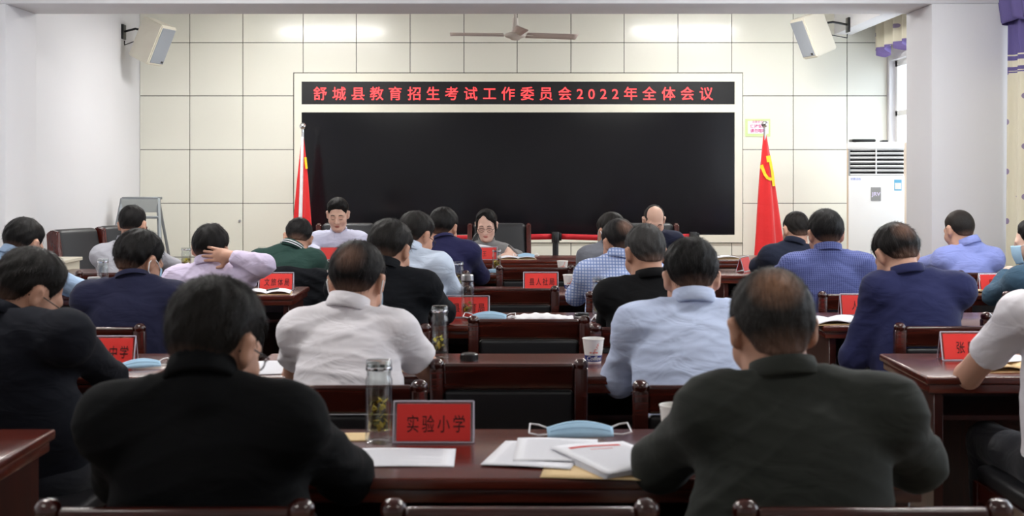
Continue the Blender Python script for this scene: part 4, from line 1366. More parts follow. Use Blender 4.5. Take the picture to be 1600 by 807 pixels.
        for i in range(n + 1):
            th = math.pi / 2 + gap + (2 * math.pi - 2 * gap) * i / n
            fr = max(0, math.sin(th))                  # towards the front the collar drops
            ring = []
            for r, z in prof:
                pz = z - .030 * fr * fr
                P_ = N + ndir * (-.004 + pz) + (xc * math.cos(th) * r * 1.04 + yc * math.sin(th) * r * 1.08)
                ring.append(bm.verts.new(P_))
            rings.append(ring)
        for a, b in zip(rings, rings[1:]):
            for i in range(len(prof)):
                j = (i + 1) % len(prof); bm.faces.new((a[i], a[j], b[j], b[i]))
        bm.faces.new(rings[0]); bm.faces.new(rings[-1][::-1])
        bm_obj('collar', bm, sp.get('collar_cloth', gm), gar, smooth=True, angle=70)
        if sp.get('collar_stripes'):
            for zz in (.010, -.006):
                pts = []
                for i in range(n + 1):
                    th = math.pi / 2 + gap + (2 * math.pi - 2 * gap) * i / n; fr = max(0, math.sin(th))
                    r = r0 + .013 - zz * .4 + .002
                    pts.append(N + ndir * (-.004 + zz - .03 * fr * fr) + xc * math.cos(th) * r * 1.04 + yc * math.sin(th) * r * 1.08)
                tube('collar_stripe', pts, .0035, M['mask_white'], gar, 6)
    if sp.get('cuff_stripe'):
        for q in 'LR':
            e = S[q] + (E[q] - S[q]) * (sp.get('slen', .70) - .02); ax = (E[q] - S[q]); ax /= np.linalg.norm(ax)
            u_ = np.cross(ax, (0, 0, 1)); u_ /= np.linalg.norm(u_); v_ = np.cross(ax, u_)
            rr_ = .058 * ar + gg
            tube('cuff_stripe', [e + (u_ * math.cos(t_) + v_ * math.sin(t_)) * rr_ for t_ in np.linspace(0, 2 * math.pi, 24, endpoint=False)], .006, M['mask_white'], gar, 6, True)
    # ---------------- trousers and shoes (coarse: under the desks)
    lo2 = np.minimum(Hp, np.minimum(kn['L'], kn['R'])) - .25; hi2 = np.maximum(Hp, np.maximum(kn['L'], kn['R'])) + .25
    D2 = Field(axis_coords(lo2[0], hi2[0], .016), axis_coords(lo2[1], hi2[1], .016), axis_coords(-.02, .66, .016))
    D2.ell(Hp + np.array((0, 0, -.035)), (.172 * bulk, .135 * bulk, .115), None, .04)
    for q, k in ((-1, 'L'), (1, 'R')):
        hipj = Hp + rx * q * .09 + np.array((0, 0, -.05))
        D2.cap(hipj, kn[k], .088, .066, .04); D2.cap(kn[k], an[k] + np.array((0, 0, .02)), .064, .052, .03)
    V, Q = D2.mesh(); tr_, _ = np_mesh('trousers', V, Q, sp.get('trousers', TROUSER), root, 2)
    for k in 'LR':
        a = an[k]
        D3 = Field(*[axis_coords(a[i] - .2, a[i] + .22, .014) for i in range(2)], axis_coords(-.01, .16, .014))
        D3.ell(a + np.array((0, 0, -.052)) + fw * .05, np.abs(rx) * .048 + np.abs(fw) * .14 + np.array((0, 0, .042)), None, .02); D3.cap(a + np.array((0, 0, -.04)), a, .046, .044, .02)
        V, Q = D3.mesh(); V[:, 2] = np.maximum(V[:, 2], .003)
        np_mesh('shoe', V, Q, M['shoe'], root, 1)
    # ---------------- hair, glasses, mask, face marks
    build_hair(root, R, T, s, hsp, HAIR[hsp.get('mat', 'black')], hsp.get('res', .0048 if d < 6 else .0064), sp['seed'])
    HM = Matrix(R.tolist()).to_4x4(); HM.translation = Vector(T.tolist()); HM = HM @ Matrix.Scale(s, 4)
    def inhead(o): o.matrix_local = HM; return o
    if sp.get('glasses'):
        bm = bmesh.new()
        gy = .108
        for q in (-1, 1):
            add_tube(bm, [(q * .033 + .025 * math.cos(a), gy - .004 * abs(math.cos(a)) - .006, .0 + .017 * math.sin(a)) for a in np.linspace(0, 2 * math.pi, 20, endpoint=False)], .0016, 6, True)
            add_tube(bm, [(q * .058, gy - .008, .006), (q * .078, .08, .008), (q * .083, .02, .010), (q * .084, -.012, .012), (q * .083, -.03, -.006)], .0018, 6)
        add_tube(bm, [(-.008, gy - .004, .004), (0, gy - .001, .007), (.008, gy - .004, .004)], .0015, 6)
        inhead(bm_obj('glasses', bm, M['glasses'], root, smooth=True))
    if sp.get('mask'):
        drop = sp.get('mask_drop', 0)
        def mk(u, v):
            th = (u - .5) * 2.2; z = .006 - .092 * v - drop
            r = .078 + .007 * math.sin(v * math.pi) + .012 * math.exp(-((u - .5) / .16) ** 2) * (1 - v)
            return Vector((r * .98 * math.sin(th), .022 + r * 1.08 * math.cos(th), z + .012 * math.cos(th) * (1 - 2 * v) * .3))
        fm = inhead(sheet('face_mask', mk, 24, 12, M['mask_blue'], root, .002))
        for q in (-1, 1):
            bm = bmesh.new()
            e = 1 if q > 0 else 0
            a, b = mk(e, .08), mk(e, .92)
            add_tube(bm, [a, (q * .086, .02, .018), (q * .092, -.014, .026), (q * .094, -.028, .0), (q * .088, -.015, -.03), (q * .082, .02, -.05), b], .0022, 6)
            inhead(bm_obj('ear_loop', bm, M['mask_white'], root, smooth=True))
    if sp.get('face'):
        for q in (-1, 1):
            bm = bmesh.new()
            pts = [(q * x, face_y(hp, q * x, z) + .0006, z) for x, z in ((.016, .030), (.026, .034), (.038, .034), (.048, .029))]
            add_tube(bm, pts, [.0026, .0034, .0032, .0018], 6)
            inhead(bm_obj('eyebrow', bm, M['brow'], root, smooth=True))
            bm = bmesh.new()
            pts = [(q * x, face_y(hp, q * x, z) + .0004, z) for x, z in ((.018, .000), (.025, -.0035), (.033, -.0045), (.041, -.003), (.046, .0005))]
            add_tube(bm, pts, [.0010, .0017, .0019, .0017, .0010], 6)
            inhead(bm_obj('eyelash', bm, M['brow'], root, smooth=True))
        bm = bmesh.new()
        for z, r in ((-.0565, .0032), (-.0645, .0040)):
            add_tube(bm, [(x, face_y(hp, x, z - .05 * abs(x) * (1 if z > -.06 else -1)) + .0002, z) for x in (-.020, -.010, 0, .010, .020)], [.0012, r, r, r, .0012], 6)
        inhead(bm_obj('lips', bm, M['lip'], root, smooth=True))
    if sp.get('lanyard'):
        pass
    # chair
    if sp.get('chair', True):
        chair(float(O[0]) + sp.get('cdx', 0), pelvis_y - sp.get('cback', .17), sp.get('chair_label', 'dark wooden chair occupied by the ' + sp['short']), rz=sp.get('crz', 0.0))
    return root
# ------------------------------------------------------------------ who sits where
def cloth(name, rgb, **k): return fabric_mat(name, srgb(*rgb), **k)
WHITE = cloth('white_cotton', (226, 222, 227), fold=.45, sheen=.05, var=.02)
PALEBLUE = cloth('pale_blue_cotton', (188, 200, 228), fold=.5, sheen=.05, var=.02)
MIDBLUE = cloth('powder_blue_cotton', (158, 182, 212), fold=.5, sheen=.05, var=.02)
ICE = cloth('ice_blue_cotton', (196, 208, 226), fold=.5, sheen=.05, var=.02)
LAV = cloth('lavender_cotton', (206, 194, 220), fold=.6, sheen=.05, var=.02)
VIOLETBLUE = cloth('periwinkle_cotton', (138, 148, 208), fold=.5, sheen=.05, var=.03)
CHECK = cloth('blue_check_cotton', (196, 206, 232), pattern='check', col2=srgb(120, 142, 196), freq=(62, 62), fold=.4, sheen=.05, var=.02)
RIB = cloth('indigo_dobby_cotton', (66, 75, 128), pattern='rib', col2=srgb(102, 110, 162), freq=(95, 95), fold=.4, sheen=.05, var=.03)
BLACKKNIT = cloth('black_polo_knit', (11, 12, 14), fold=.3, sheen=.0, spec=.12)
BLACKSUIT = cloth('black_suiting', (15, 15, 17), fold=.3, sheen=.0, spec=.15)
BLACKJK = cloth('black_jacket_cloth', (15, 17, 22), fold=.45, sheen=.0, spec=.15)
CHARNAVY = cloth('charcoal_navy_suiting', (23, 25, 33), fold=.35, sheen=.0, spec=.15)
DARKGREEN = cloth('dark_green_grey_cloth', (41, 44, 40), fold=.3, sheen=.05)
NAVY = cloth('navy_suiting', (34, 38, 78), fold=.3, sheen=.06)
NAVY2 = cloth('deep_navy_cloth', (25, 27, 54), fold=.35, sheen=.06)
NAVY3 = cloth('navy_knit', (28, 28, 66), fold=.35, sheen=.06)
NAVY4 = cloth('dark_navy_suiting', (25, 30, 48), fold=.3, sheen=.05)
GREEN = cloth('bottle_green_pique', (36, 62, 56), fold=.35, sheen=.05)
GREYSH = cloth('light_grey_cotton', (170, 170, 178), fold=.45, sheen=.05, var=.03)
MIDGREY = cloth('mid_grey_cotton', (104, 106, 114), fold=.45, sheen=.05, var=.03)
WOMANGREY = cloth('grey_tweed_cotton', (128, 128, 128), fold=.45, sheen=.05, var=.06)
DENIM = cloth('teal_denim', (58, 84, 104), fold=.5, sheen=.05, var=.1)
INDIGO = cloth('ink_navy_cotton', (30, 34, 56), fold=.4, sheen=.05)

P = []
def who(**k): k['seed'] = 100 + len(P) * 7; P.append(k)
# ---- middle block
who(short='man in the black polo', label='man in black polo seen from behind, nearest the camera on the left', d=2.56, edge=NEAR[1], px=335, top=430, yaw=-24, pitch=22, hs=1.0, sw=.18, waist=1.22, res=.0065, bulk=1.16, arm=1.1,
    hair=dict(top=.022, side=.012, strands=2600, clump=.002, mat='soft', res=.004), cloth=BLACKKNIT, collar='polo', garment='polo_shirt', garment_label='black knit polo shirt with fold-down collar', skin=1, glasses=True,
    neck=(-.012, -.05, -.19), sdrop=.075, eL=(192, 745, 2.72), eR=(540, 742, 2.84), wL=(300, 735, 3.06), wR=(470, 730, 3.08), chair_label='dark wooden chair under the man in the black polo at the bottom left', cdx=-.03, seat=.24, cback=.16)
who(short='man in the dark green jacket', label='balding man in dark green-grey jacket seen from behind, nearest on the right', d=2.70, edge=NEAR[1], px=1206, top=418, yaw=6, pitch=24, hs=1.0, sw=.192, waist=1.2, res=.0065, bulk=1.16, arm=1.14,
    hair=dict(top=.012, side=.012, strands=2200, clump=.0016, mat='bald_crown', res=.004, slen=.7, line=-.018), cloth=DARKGREEN, collar='jacket', garment='jacket', garment_label='dark green-grey jacket with turned collar', skin=1,
    neck=(.010, -.06, -.205), tx=.035, sdrop=.070, eL=(1032, 725, 2.84), eR=(1432, 722, 2.78), wL=(1130, 730, 3.05), wR=(1330, 735, 3.05), seat=.25, cback=.15, chair_label='dark wooden chair under the man in the dark green jacket', cdx=.12)
who(short='man in the white short-sleeved shirt', label='man in white short-sleeved shirt wearing a mask, middle block second row', d=4.18, edge=NEAR[2], px=558, top=375, yaw=-10, pitch=24, sw=.168, res=.0082, bulk=1.12,
    hair=dict(top=.018, side=.014, strands=1600, clump=.002, mat='thin'), cloth=WHITE, collar='shirt', sleeve='short', garment_label='white short-sleeved shirt', skin=0, mask=True, neck=(-.02, -.055, -.205), sdrop=.07,
    eR=(680, 590, 4.27), wR=(618, 570, 4.50), slen=.58, eL=(462, 590, 4.28), wL=(500, 575, 4.5), fine=(('wR', .11, .005),))
who(short='man in the pale blue shirt', label='man in pale blue long-sleeved shirt bending over the middle desk, second row', d=4.22, edge=NEAR[2], px=1080, top=370, yaw=2, pitch=28, sw=.20, res=.0082, bulk=1.18, arm=1.1,
    hair=dict(top=.020, side=.013, strands=1600, clump=.003, mat='black', style='part'), cloth=PALEBLUE, collar='shirt', garment_label='pale blue long-sleeved shirt', skin=0, neck=(.0, -.055, -.20), sdrop=.07, eL=(968, 592, 4.28), wL=(1010, 585, 4.5), eR=(1190, 590, 4.3), chair_label='dark wooden chair behind the man in the pale blue shirt', cdx=.02)
who(short='man in the black jacket', label='man in black jacket in the middle block, third row on the left', d=5.45, edge=NEAR[3], px=609, top=341, yaw=-22, pitch=26, sw=.185, bulk=1.1,
    hair=dict(top=.020, side=.015, strands=1100, mat='soft'), cloth=BLACKJK, collar='stand', garment='jacket', garment_label='black jacket with low stand collar', skin=1, cdx=-.065, neck=(-.02, -.05, -.20))
who(short='grey-haired man in the black suit', label='grey-haired man in black suit jacket in the middle block, third row on the right', d=5.5, edge=NEAR[3], px=1008, top=349, yaw=18, pitch=20, sw=.185, bulk=1.12,
    hair=dict(top=.010, side=.008, strands=900, mat='grey', slen=.6), cloth=BLACKSUIT, collar='jacket', garment='jacket', garment_label='black suit jacket', skin=1, neck=(.02, -.05, -.215), eL=(952, 502, 5.62), wL=(968, 500, 5.82))
who(short='man in the ice blue shirt', label='man in ice blue shirt turning right, middle block fourth row', d=6.85, edge=NEAR[4], px=650, top=329, yaw=-38, pitch=24, sw=.18, byaw=-14, bulk=1.1,
    hair=dict(top=.018, side=.013, strands=700, mat='soft'), cloth=ICE, collar='shirt', garment_label='ice blue long-sleeved shirt', skin=1, cdx=-.10, neck=(-.03, -.05, -.20), eR=(712, 462, 6.95), wR=(690, 462, 7.2), glasses=True)
who(short='man in the blue checked shirt', label='man in blue checked shirt, middle block fourth row', d=6.85, edge=NEAR[4], px=967, top=341, yaw=24, pitch=26, sw=.18, bulk=1.1,
    hair=dict(top=.016, side=.012, strands=700, mat='thin'), cloth=CHECK, collar='shirt', garment_label='pale blue checked shirt', skin=1, cdx=.065, neck=(.0, -.05, -.20), eL=(900, 462, 6.95), wL=(922, 458, 7.2))
who(short='man in the navy sweater', label='man in navy sweater, middle block fifth row', d=8.28, edge=NEAR[5], px=693, top=323, yaw=-20, pitch=18, sw=.18, bulk=1.1, hair=dict(top=.020, side=.017, strands=500), cloth=NAVY3, collar='round', garment='sweater', garment_label='navy knit sweater', skin=1, cdx=-.08, neck=(.0, -.05, -.20), eR=(752, 432, 8.4), wR=(745, 430, 8.6))
who(short='man in the mid grey shirt', label='man in mid grey shirt, middle block fifth row', d=8.28, edge=NEAR[5], px=955, top=331, yaw=28, pitch=24, sw=.165, hair=dict(top=.014, side=.008, strands=400, mat='soft'), cloth=MIDGREY, collar='shirt', garment_label='mid grey shirt', skin=1, mask=True, neck=(.0, -.05, -.20), eL=(908, 428, 8.4))
# ---- left block
who(short='man in the charcoal suit', label='man in charcoal suit with glasses bowing to the right at the left edge', d=3.9, edge=NEAR[2], px=46, top=385, yaw=-48, pitch=34, roll=0, sw=.185, byaw=-22, res=.0082, bulk=1.12, hs=1.03,
    hair=dict(top=.020, side=.014, strands=1800, mat='soft'), cloth=CHARNAVY, collar='jacket', garment='jacket', garment_label='charcoal suit jacket', skin=1, glasses=True, neck=(-.05, -.06, -.195), tx=-.05, sdrop=.07, sR=(104, 527, 3.74), eR=(172, 590, 4.22), wR=(140, 590, 4.42), seat=.30, cdx=-.22, cback=0, crz=-math.pi / 2, waist=1.25)
who(short='masked man in the deep navy jacket', label='masked man in deep navy jacket, left block third row', d=5.43, hs=1.02, edge=NEAR[3], px=217, top=357, yaw=-32, pitch=24, sw=.195, bulk=1.15,
    hair=dict(top=.020, side=.017, strands=1200, clump=.004, mat='black'), cloth=NAVY2, collar='round', garment='jacket', garment_label='deep navy jacket', skin=1, mask=True, neck=(-.01, -.05, -.20), chair_label='dark wooden chair under the masked man in deep navy', cdx=-.15)
who(short='man in the lavender shirt', label='man in lavender shirt holding the back of his neck, left block fourth row', d=6.80, hs=1.02, edge=NEAR[4], px=329, top=349, yaw=-6, pitch=16, roll=6, sw=.18,
    hair=dict(top=.020, side=.016, strands=900, clump=.003, mat='black', style='part'), cloth=LAV, collar='shirt', garment_label='lavender long-sleeved shirt', skin=0, neck=(.0, -.045, -.205), fold=.007,
    sR=(376, 437, 6.70), eR=(413, 414, 6.57), wR=(361, 401, 6.65), hdR=(-1, .12, .10), hnR=(0, -1, .15), curlR=.30, fine=(('wR', .16, .0042),))
who(short='man in the green polo', label='man in bottle green polo with white collar stripes bowing left, left block fifth row', d=8.26, edge=NEAR[5], px=466, top=340, yaw=14, pitch=36, roll=10, sw=.195, bulk=1.2, hair=dict(top=.016, side=.012, strands=500), cloth=GREEN, collar='polo', sleeve='short', garment='polo_shirt', garment_label='bottle green polo shirt with white stripes', skin=1, neck=(-.02, -.06, -.18), tx=-.04, collar_stripes=True, cuff_stripe=True, eR=(514, 432, 8.5), wR=(488, 430, 8.7))
who(short='man in the powder blue shirt', label='man in powder blue shirt at the far left edge, fourth row', d=6.78, hs=1.04, edge=NEAR[4], px=37, top=339, yaw=-22, pitch=26, sw=.18, hair=dict(top=.020, side=.018, strands=800, clump=.003), cloth=MIDBLUE, collar='shirt', garment_label='powder blue shirt', skin=0, neck=(-.03, -.05, -.195), eR=(122, 452, 6.9), wR=(100, 452, 7.15))
who(short='man in the light grey shirt', label='short-haired man in light grey shirt, left block fifth row', d=8.3, edge=NEAR[5], px=207, top=320, yaw=-6, pitch=12, sw=.175, hair=dict(top=.014, side=.007, strands=500, fade=.09, line=.02), cloth=GREYSH, collar='shirt', garment_label='light grey shirt', skin=0, neck=(-.02, -.04, -.235))
# ---- right block
who(short='man in the dark navy suit', label='man in dark navy suit beside the right flag, fifth row', d=8.45, edge=NEAR[5], px=1244, top=330, yaw=14, pitch=20, sw=.17, hair=dict(top=.008, side=.004, strands=300, mat='soft', fade=.09), cloth=NAVY4, collar='jacket', garment='jacket', garment_label='dark navy suit jacket', skin=0, neck=(-.02, -.05, -.20))
who(short='man in the indigo patterned shirt', label='man in indigo fine-patterned shirt, right block fourth row', d=6.80, hs=1.02, edge=NEAR[4], px=1290, top=326, yaw=3, pitch=18, sw=.195, bulk=1.2, arm=1.1, hair=dict(top=.018, side=.017, strands=900), cloth=RIB, collar='stand', garment_label='indigo fine-patterned shirt', skin=1, neck=(.0, -.05, -.215), chair_label='dark wooden chair behind the man in the indigo patterned shirt', cdx=.16)
who(short='man in the navy suit', label='man in navy blue suit bowing left, right block third row', d=5.45, hs=1.04, cback=.14, edge=NEAR[3], px=1400, top=347, yaw=14, pitch=36, roll=-4, sw=.178, bulk=1.12, arm=1.05, hair=dict(top=.014, side=.017, strands=1200, mat='thin'), cloth=NAVY, collar='jacket', garment='jacket', garment_label='navy blue suit jacket', skin=0, dx=.06, cdx=.11, neck=(.022, -.055, -.20), tx=.05, sdrop=.065, eL=(1332, 560, 5.45), wL=(1360, 520, 5.8))
who(short='man in the periwinkle shirt', label='crop-haired man in periwinkle shirt, right block fifth row', d=8.24, hs=1.02, edge=NEAR[5], px=1499, top=328, yaw=18, pitch=18, sw=.165, sdrop=.09, bulk=1.05, hair=dict(top=.008, side=.008, strands=0, mat='buzz', clump=.0008), cloth=VIOLETBLUE, collar='shirt', garment_label='periwinkle shirt', skin=0, cdx=.15, neck=(.04, -.05, -.205))
who(short='woman in teal denim', label='long-haired woman in teal denim and mask at the right edge', d=6.78, edge=NEAR[4], px=1618, top=340, yaw=62, pitch=10, sw=.155, byaw=15, bulk=.9, hair=dict(top=.016, side=.012, strands=500, style='long'), cloth=DENIM, collar='shirt', garment='denim_shirt', garment_label='teal denim shirt', skin=3, fem=True, mask=True, neck=(.03, -.03, -.235), eL=(1552, 462, 6.95), wL=(1575, 425, 7.1))
who(short='man in the white shirt at the right edge', label='man in white short-sleeved shirt mostly cut off by the right edge, second row', d=4.05, edge=NEAR[2], px=1672, top=372, yaw=6, pitch=26, sw=.185, res=.0082, bulk=1.1, hair=dict(top=.018, side=.013, strands=600), cloth=WHITE, collar='shirt', sleeve='short', garment_label='white short-sleeved shirt', skin=0, neck=(.02, -.055, -.215), eL=(1512, 588, 4.26), wL=(1560, 566, 4.5), chair_label='dark wooden chair under the man at the right edge', sL=(1596, 493, 3.95), slen=.62)
# ---- head table, facing the audience
HE = HT1
who(short='man in the white shirt facing us', label='man in pale lilac-white shirt facing the audience at the head table', facing=True, d=10.42, edge=HE, px=528, top=308, yaw=2, pitch=20, sw=.185, bulk=1.05, res=.007, hair=dict(top=.020, side=.007, strands=400, res=.005), cloth=cloth('lilac_white_cotton', (206, 208, 230), fold=.4, sheen=.05, var=.02), collar='shirt', garment_label='lilac-white open-collar shirt', skin=2, face=True, neck=(.0, -.05, -.275), sdrop=.065, fine=(('head', .13, .0045),), chair=False)
who(short='woman facing us', label='woman with glasses in grey shirt reading papers at the head table', facing=True, d=10.38, edge=HE, px=760, top=326, yaw=-4, pitch=20, sw=.155, bulk=.88, res=.007, hs=.97, hair=dict(top=.016, side=.014, strands=500, style='fringe', res=.005), cloth=WOMANGREY, collar='shirt', sleeve='rolled', garment_label='grey shirt with rolled sleeves', skin=3, face=True, fem=True, glasses=True, neck=(.0, -.045, -.265), sdrop=.075,
    eL=(808, 402, 10.48), wL=(790, 401, 10.30), eR=(722, 402, 10.50), wR=(738, 395, 10.28), fine=(('head', .13, .0045), ('wL', .11, .0045)), chair=False)
who(short='balding man facing us', label='balding man in ink navy shirt bowing over the head table', facing=True, d=10.36, edge=HE, px=1022, top=320, yaw=4, pitch=36, sw=.185, bulk=1.1, res=.007, hair=dict(top=.004, side=.011, strands=200, style='receding', mat='bald', res=.005, bald=.10, bald_at=(0, .05, .11)), cloth=INDIGO, collar='shirt', garment_label='ink navy shirt', skin=2, face=True, neck=(.01, -.07, -.215), sdrop=.06, fine=(('head', .13, .0045),), chair=False)
for i, sp in enumerate(P):
    person(sp)
# ================================================================== THINGS ON THE DESKS
def on_desk(px, d): return Vector(((px - 800) / FPX * d, d, TZ))

def nameplate(px, d, words, label, w=.2, h=.1, yaw=0.0, tz=TZ):
    p = on_desk(px, d)
    t = empty('name_plate', (p.x, d, tz), label, 'name plate', 'red tent name plates', rz=yaw)
    lean = .028
    def face(y0, y1, z0, z1, m, name, x0, x1, th, parent):
        """slab leaning from (y0,z0) to (y1,z1)"""
        bm = bmesh.new(); n = Vector((0, -(z1 - z0), (y1 - y0))).normalized() * th
        V = [bm.verts.new(Vector(q) + o_) for o_ in (Vector((0, 0, 0)), n) for q in ((x0, y0, z0), (x1, y0, z0), (x1, y1, z1), (x0, y1, z1))]
        for f_ in ((0, 1, 2, 3), (7, 6, 5, 4), (0, 4, 5, 1), (1, 5, 6, 2), (2, 6, 7, 3), (3, 7, 4, 0)): bm.faces.new([V[i] for i in f_])
        return bm_obj(name, bm, m, parent)
    hw = w / 2
    L_ = lambda k: (-lean * (1 - k), h * k)
    fr = face(*L_(0)[:1], L_(1)[0], .001, h, M['acrylic'], 'front_sleeve', -hw, hw, .0012, t)
    a, b = .05, .93
    cd = face(-lean * (1 - a), -lean * (1 - b), h * a, h * b, M['red_card'], 'red_card', -hw + .008, hw - .008, .002, t)
    face(lean, 0, .001, h, M['acrylic'], 'rear_sleeve', -hw, hw, -.0012, t)
    face(lean * (1 - a), lean * (1 - b), h * a, h * b, M['red_card'], 'rear_card', -hw + .008, hw - .008, -.0014, t)
    bm = bmesh.new()
    add_tube(bm, [(-hw, 0, h), (hw, 0, h)], .0022, 6)
    for s in (-1, 1):
        add_tube(bm, [(s * hw, -lean - .001, .002), (s * hw, 0, h)], .0022, 6); add_tube(bm, [(s * hw, lean + .001, .002), (s * hw, 0, h)], .0016, 6)
    add_tube(bm, [(-hw, -lean - .001, .002), (hw, -lean - .001, .002)], .0016, 6)
    bm_obj('sleeve_edges', bm, M['acrylic_edge'], t)
    ang = math.atan2(h, lean)
    n = len(words); pitch = .0385 if n > 1 else 0
    for i, ch in enumerate(words):
        if ch == ' ': continue
        x = (i - (n - 1) / 2) * pitch + (.006 if n > 1 else 0)
        y, z = -lean * .52, h * .46
        mtx = Matrix.Translation((x, y - .0036, z + .0006)) @ Matrix.Rotation(ang, 4, 'X') @ Matrix.Diagonal((.70, 1.0, 1, 1))
        text('character', ch, .046, M['ink'], cd, mtx, .003)
    return t
nameplate(678, 3.215, '实验小学', 'red name plate reading 实验小学 on the nearest desk')
nameplate(168, 4.50, '城北中学', 'red name plate ending in 中学 on the left desk beside the charcoal suit', yaw=.0)
nameplate(1512, 4.62, '张昌 ', 'red name plate half hidden by the bare arm at the right edge')
nameplate(731, 5.98, '县教育局', 'red name plate behind the tall glass flask on the middle desk, third row')
nameplate(845, 7.41, '县人社局', 'red name plate reading 县人社局 on the middle desk')
nameplate(432, 7.38, '文旅体局', 'red name plate reading 文旅体局 on the left desk')
nameplate(1345, 6.08, '人  ', 'red name plate half hidden by the man in the navy suit')
nameplate(1556, 7.32, '县  ', 'red name plate half hidden by the woman in teal denim')
nameplate(365, 8.78, '', 'red name plate behind the man in the lavender shirt')
nameplate(757, 9.97, '王', 'red name plate with one character before the woman at the head table')
nameplate(520, 9.97, '', 'red name plate before the man in white at the head table')
nameplate(1163, 8.80, '', 'red name plate seen edge-on beside the dark navy suit', yaw=1.1)

def flask(px, d, h, r, label, lid='steel', tea=.45, open_=False, seed=0, tz=TZ):
    p = on_desk(px, d)
    t = empty('glass_flask', (p.x, d, tz), label, 'flask', 'glass tea flasks')
    body = h * .86 if lid else h * .97
    rn = r * .86
    th = .003
    prof = [(0, .006), (r * .7, .004), (r * .92, 0.0), (r, .006), (r, .016), (r * .96, .022), (r * .96, body - .035), (r * .97, body - .022), (rn, body - .012), (rn, body), (rn - th, body), (rn - th, body - .014), (r * .96 - th - .003, body - .028), (r * .96 - th - .003, .032), (r * .7, .027), (0, .026)]
    lathe('glass_wall', prof, M['glass'], t, 28, angle=60)
    if tea > 0:
        ri = r * .96 - th - .0045
        lathe('tea', [(0, .029), (ri * .8, .029), (ri, .034), (ri, body * tea), (0, body * tea)], M['tea'], t, 24)
        rng = random.Random(seed)
        bm = bmesh.new(); bm2 = bmesh.new()
        for i in range(46):
            a = rng.uniform(0, 6.28); rr = ri * rng.uniform(.1, .78); z = (.034 + rng.random() ** 1.6 * .045) if i % 2 else body * tea * rng.uniform(.72, .97)
            l, w = rng.uniform(.012, .024), rng.uniform(.004, .008)
            Mx = Matrix.Translation((rr * math.cos(a), rr * math.sin(a), z)) @ Matrix.Rotation(rng.uniform(0, 6.28), 4, 'Z') @ Matrix.Rotation(rng.uniform(-1.2, 1.2), 4, 'Y')
            q = bm if i % 3 else bm2
            vs = [q.verts.new(Mx @ Vector(v)) for v in ((-l / 2, 0, 0), (0, -w, .001), (l / 2, 0, .002), (0, w, .001))]
            q.faces.new(vs)
        o1 = bm_obj('tea_leaves', bm, M['leaf'], t); o1['kind'] = 'stuff'
        o2 = bm_obj('tea_leaves', bm2, M['leaf_dark'], t); o2['kind'] = 'stuff'
    if lid == 'steel':
        lathe('lid', [(0, h), (rn * .92, h), (rn * 1.04, h - .004), (rn * 1.06, body + .002), (rn * 1.0, body), (0, body)], M['steel'], t, 28)
        lathe('gasket', [(0, body + .001), (rn * 1.02, body + .001), (rn * 1.02, body - .004), (0, body - .004)], M['black_plastic'], t, 24)
    elif lid == 'glass':
        lathe('lid', [(0, h), (rn * .8, h - .001), (rn * 1.0, h), (rn * 1.08, h - .006), (rn * 1.08, body + .002), (rn * 1.02, body + .002), (rn * 1.0, h - .008), (0, h - .008)], M['glass'], t, 28)
        lathe('lid_ring', [(rn * 1.09, body + .004), (rn * 1.10, body + .006), (rn * 1.10, body + .011), (rn * 1.09, body + .012), (rn * 1.07, body + .012), (rn * 1.07, body + .004)], M['chrome'], t, 28)
    return t
flask(592, 3.21, .205, .035, 'glass flask of green tea beside the name plate 实验小学', 'glass', .62, seed=1)
flask(687, 4.66, .19, .033, 'glass tea flask beside the white short-sleeved man, middle second row', 'glass', .33, seed=2)
flask(730.5, 5.92, .205, .031, 'tall glass flask with steel lid before a red plate, third row', 'steel', .30, seed=3)
flask(937, 5.95, .19, .036, 'glass flask beside the elbow of the grey-haired man in black', 'glass', .30, seed=4)
flask(716, 7.42, .16, .032, 'small glass flask beside the ice blue shirt', 'glass', .35, seed=5)
flask(776, 8.72, .155, .032, 'glass flask with green leaves standing behind the fifth row mask', 'glass', .5, seed=6)
flask(161, 7.32, .185, .034, 'glass flask with patterned lid left of the masked man in navy', 'glass', .0, seed=7)
flask(147, 6.02, .185, .033, 'glass flask with steel lid on the third left desk', 'steel', .0, seed=8)
flask(291, 8.75, .165, .036, 'glass flask of yellow tea beside the lavender shirt', 'glass', .65, seed=9)
flask(409, 8.72, .17, .030, 'glass flask of tea left of the green polo', 'glass', .6, seed=10)

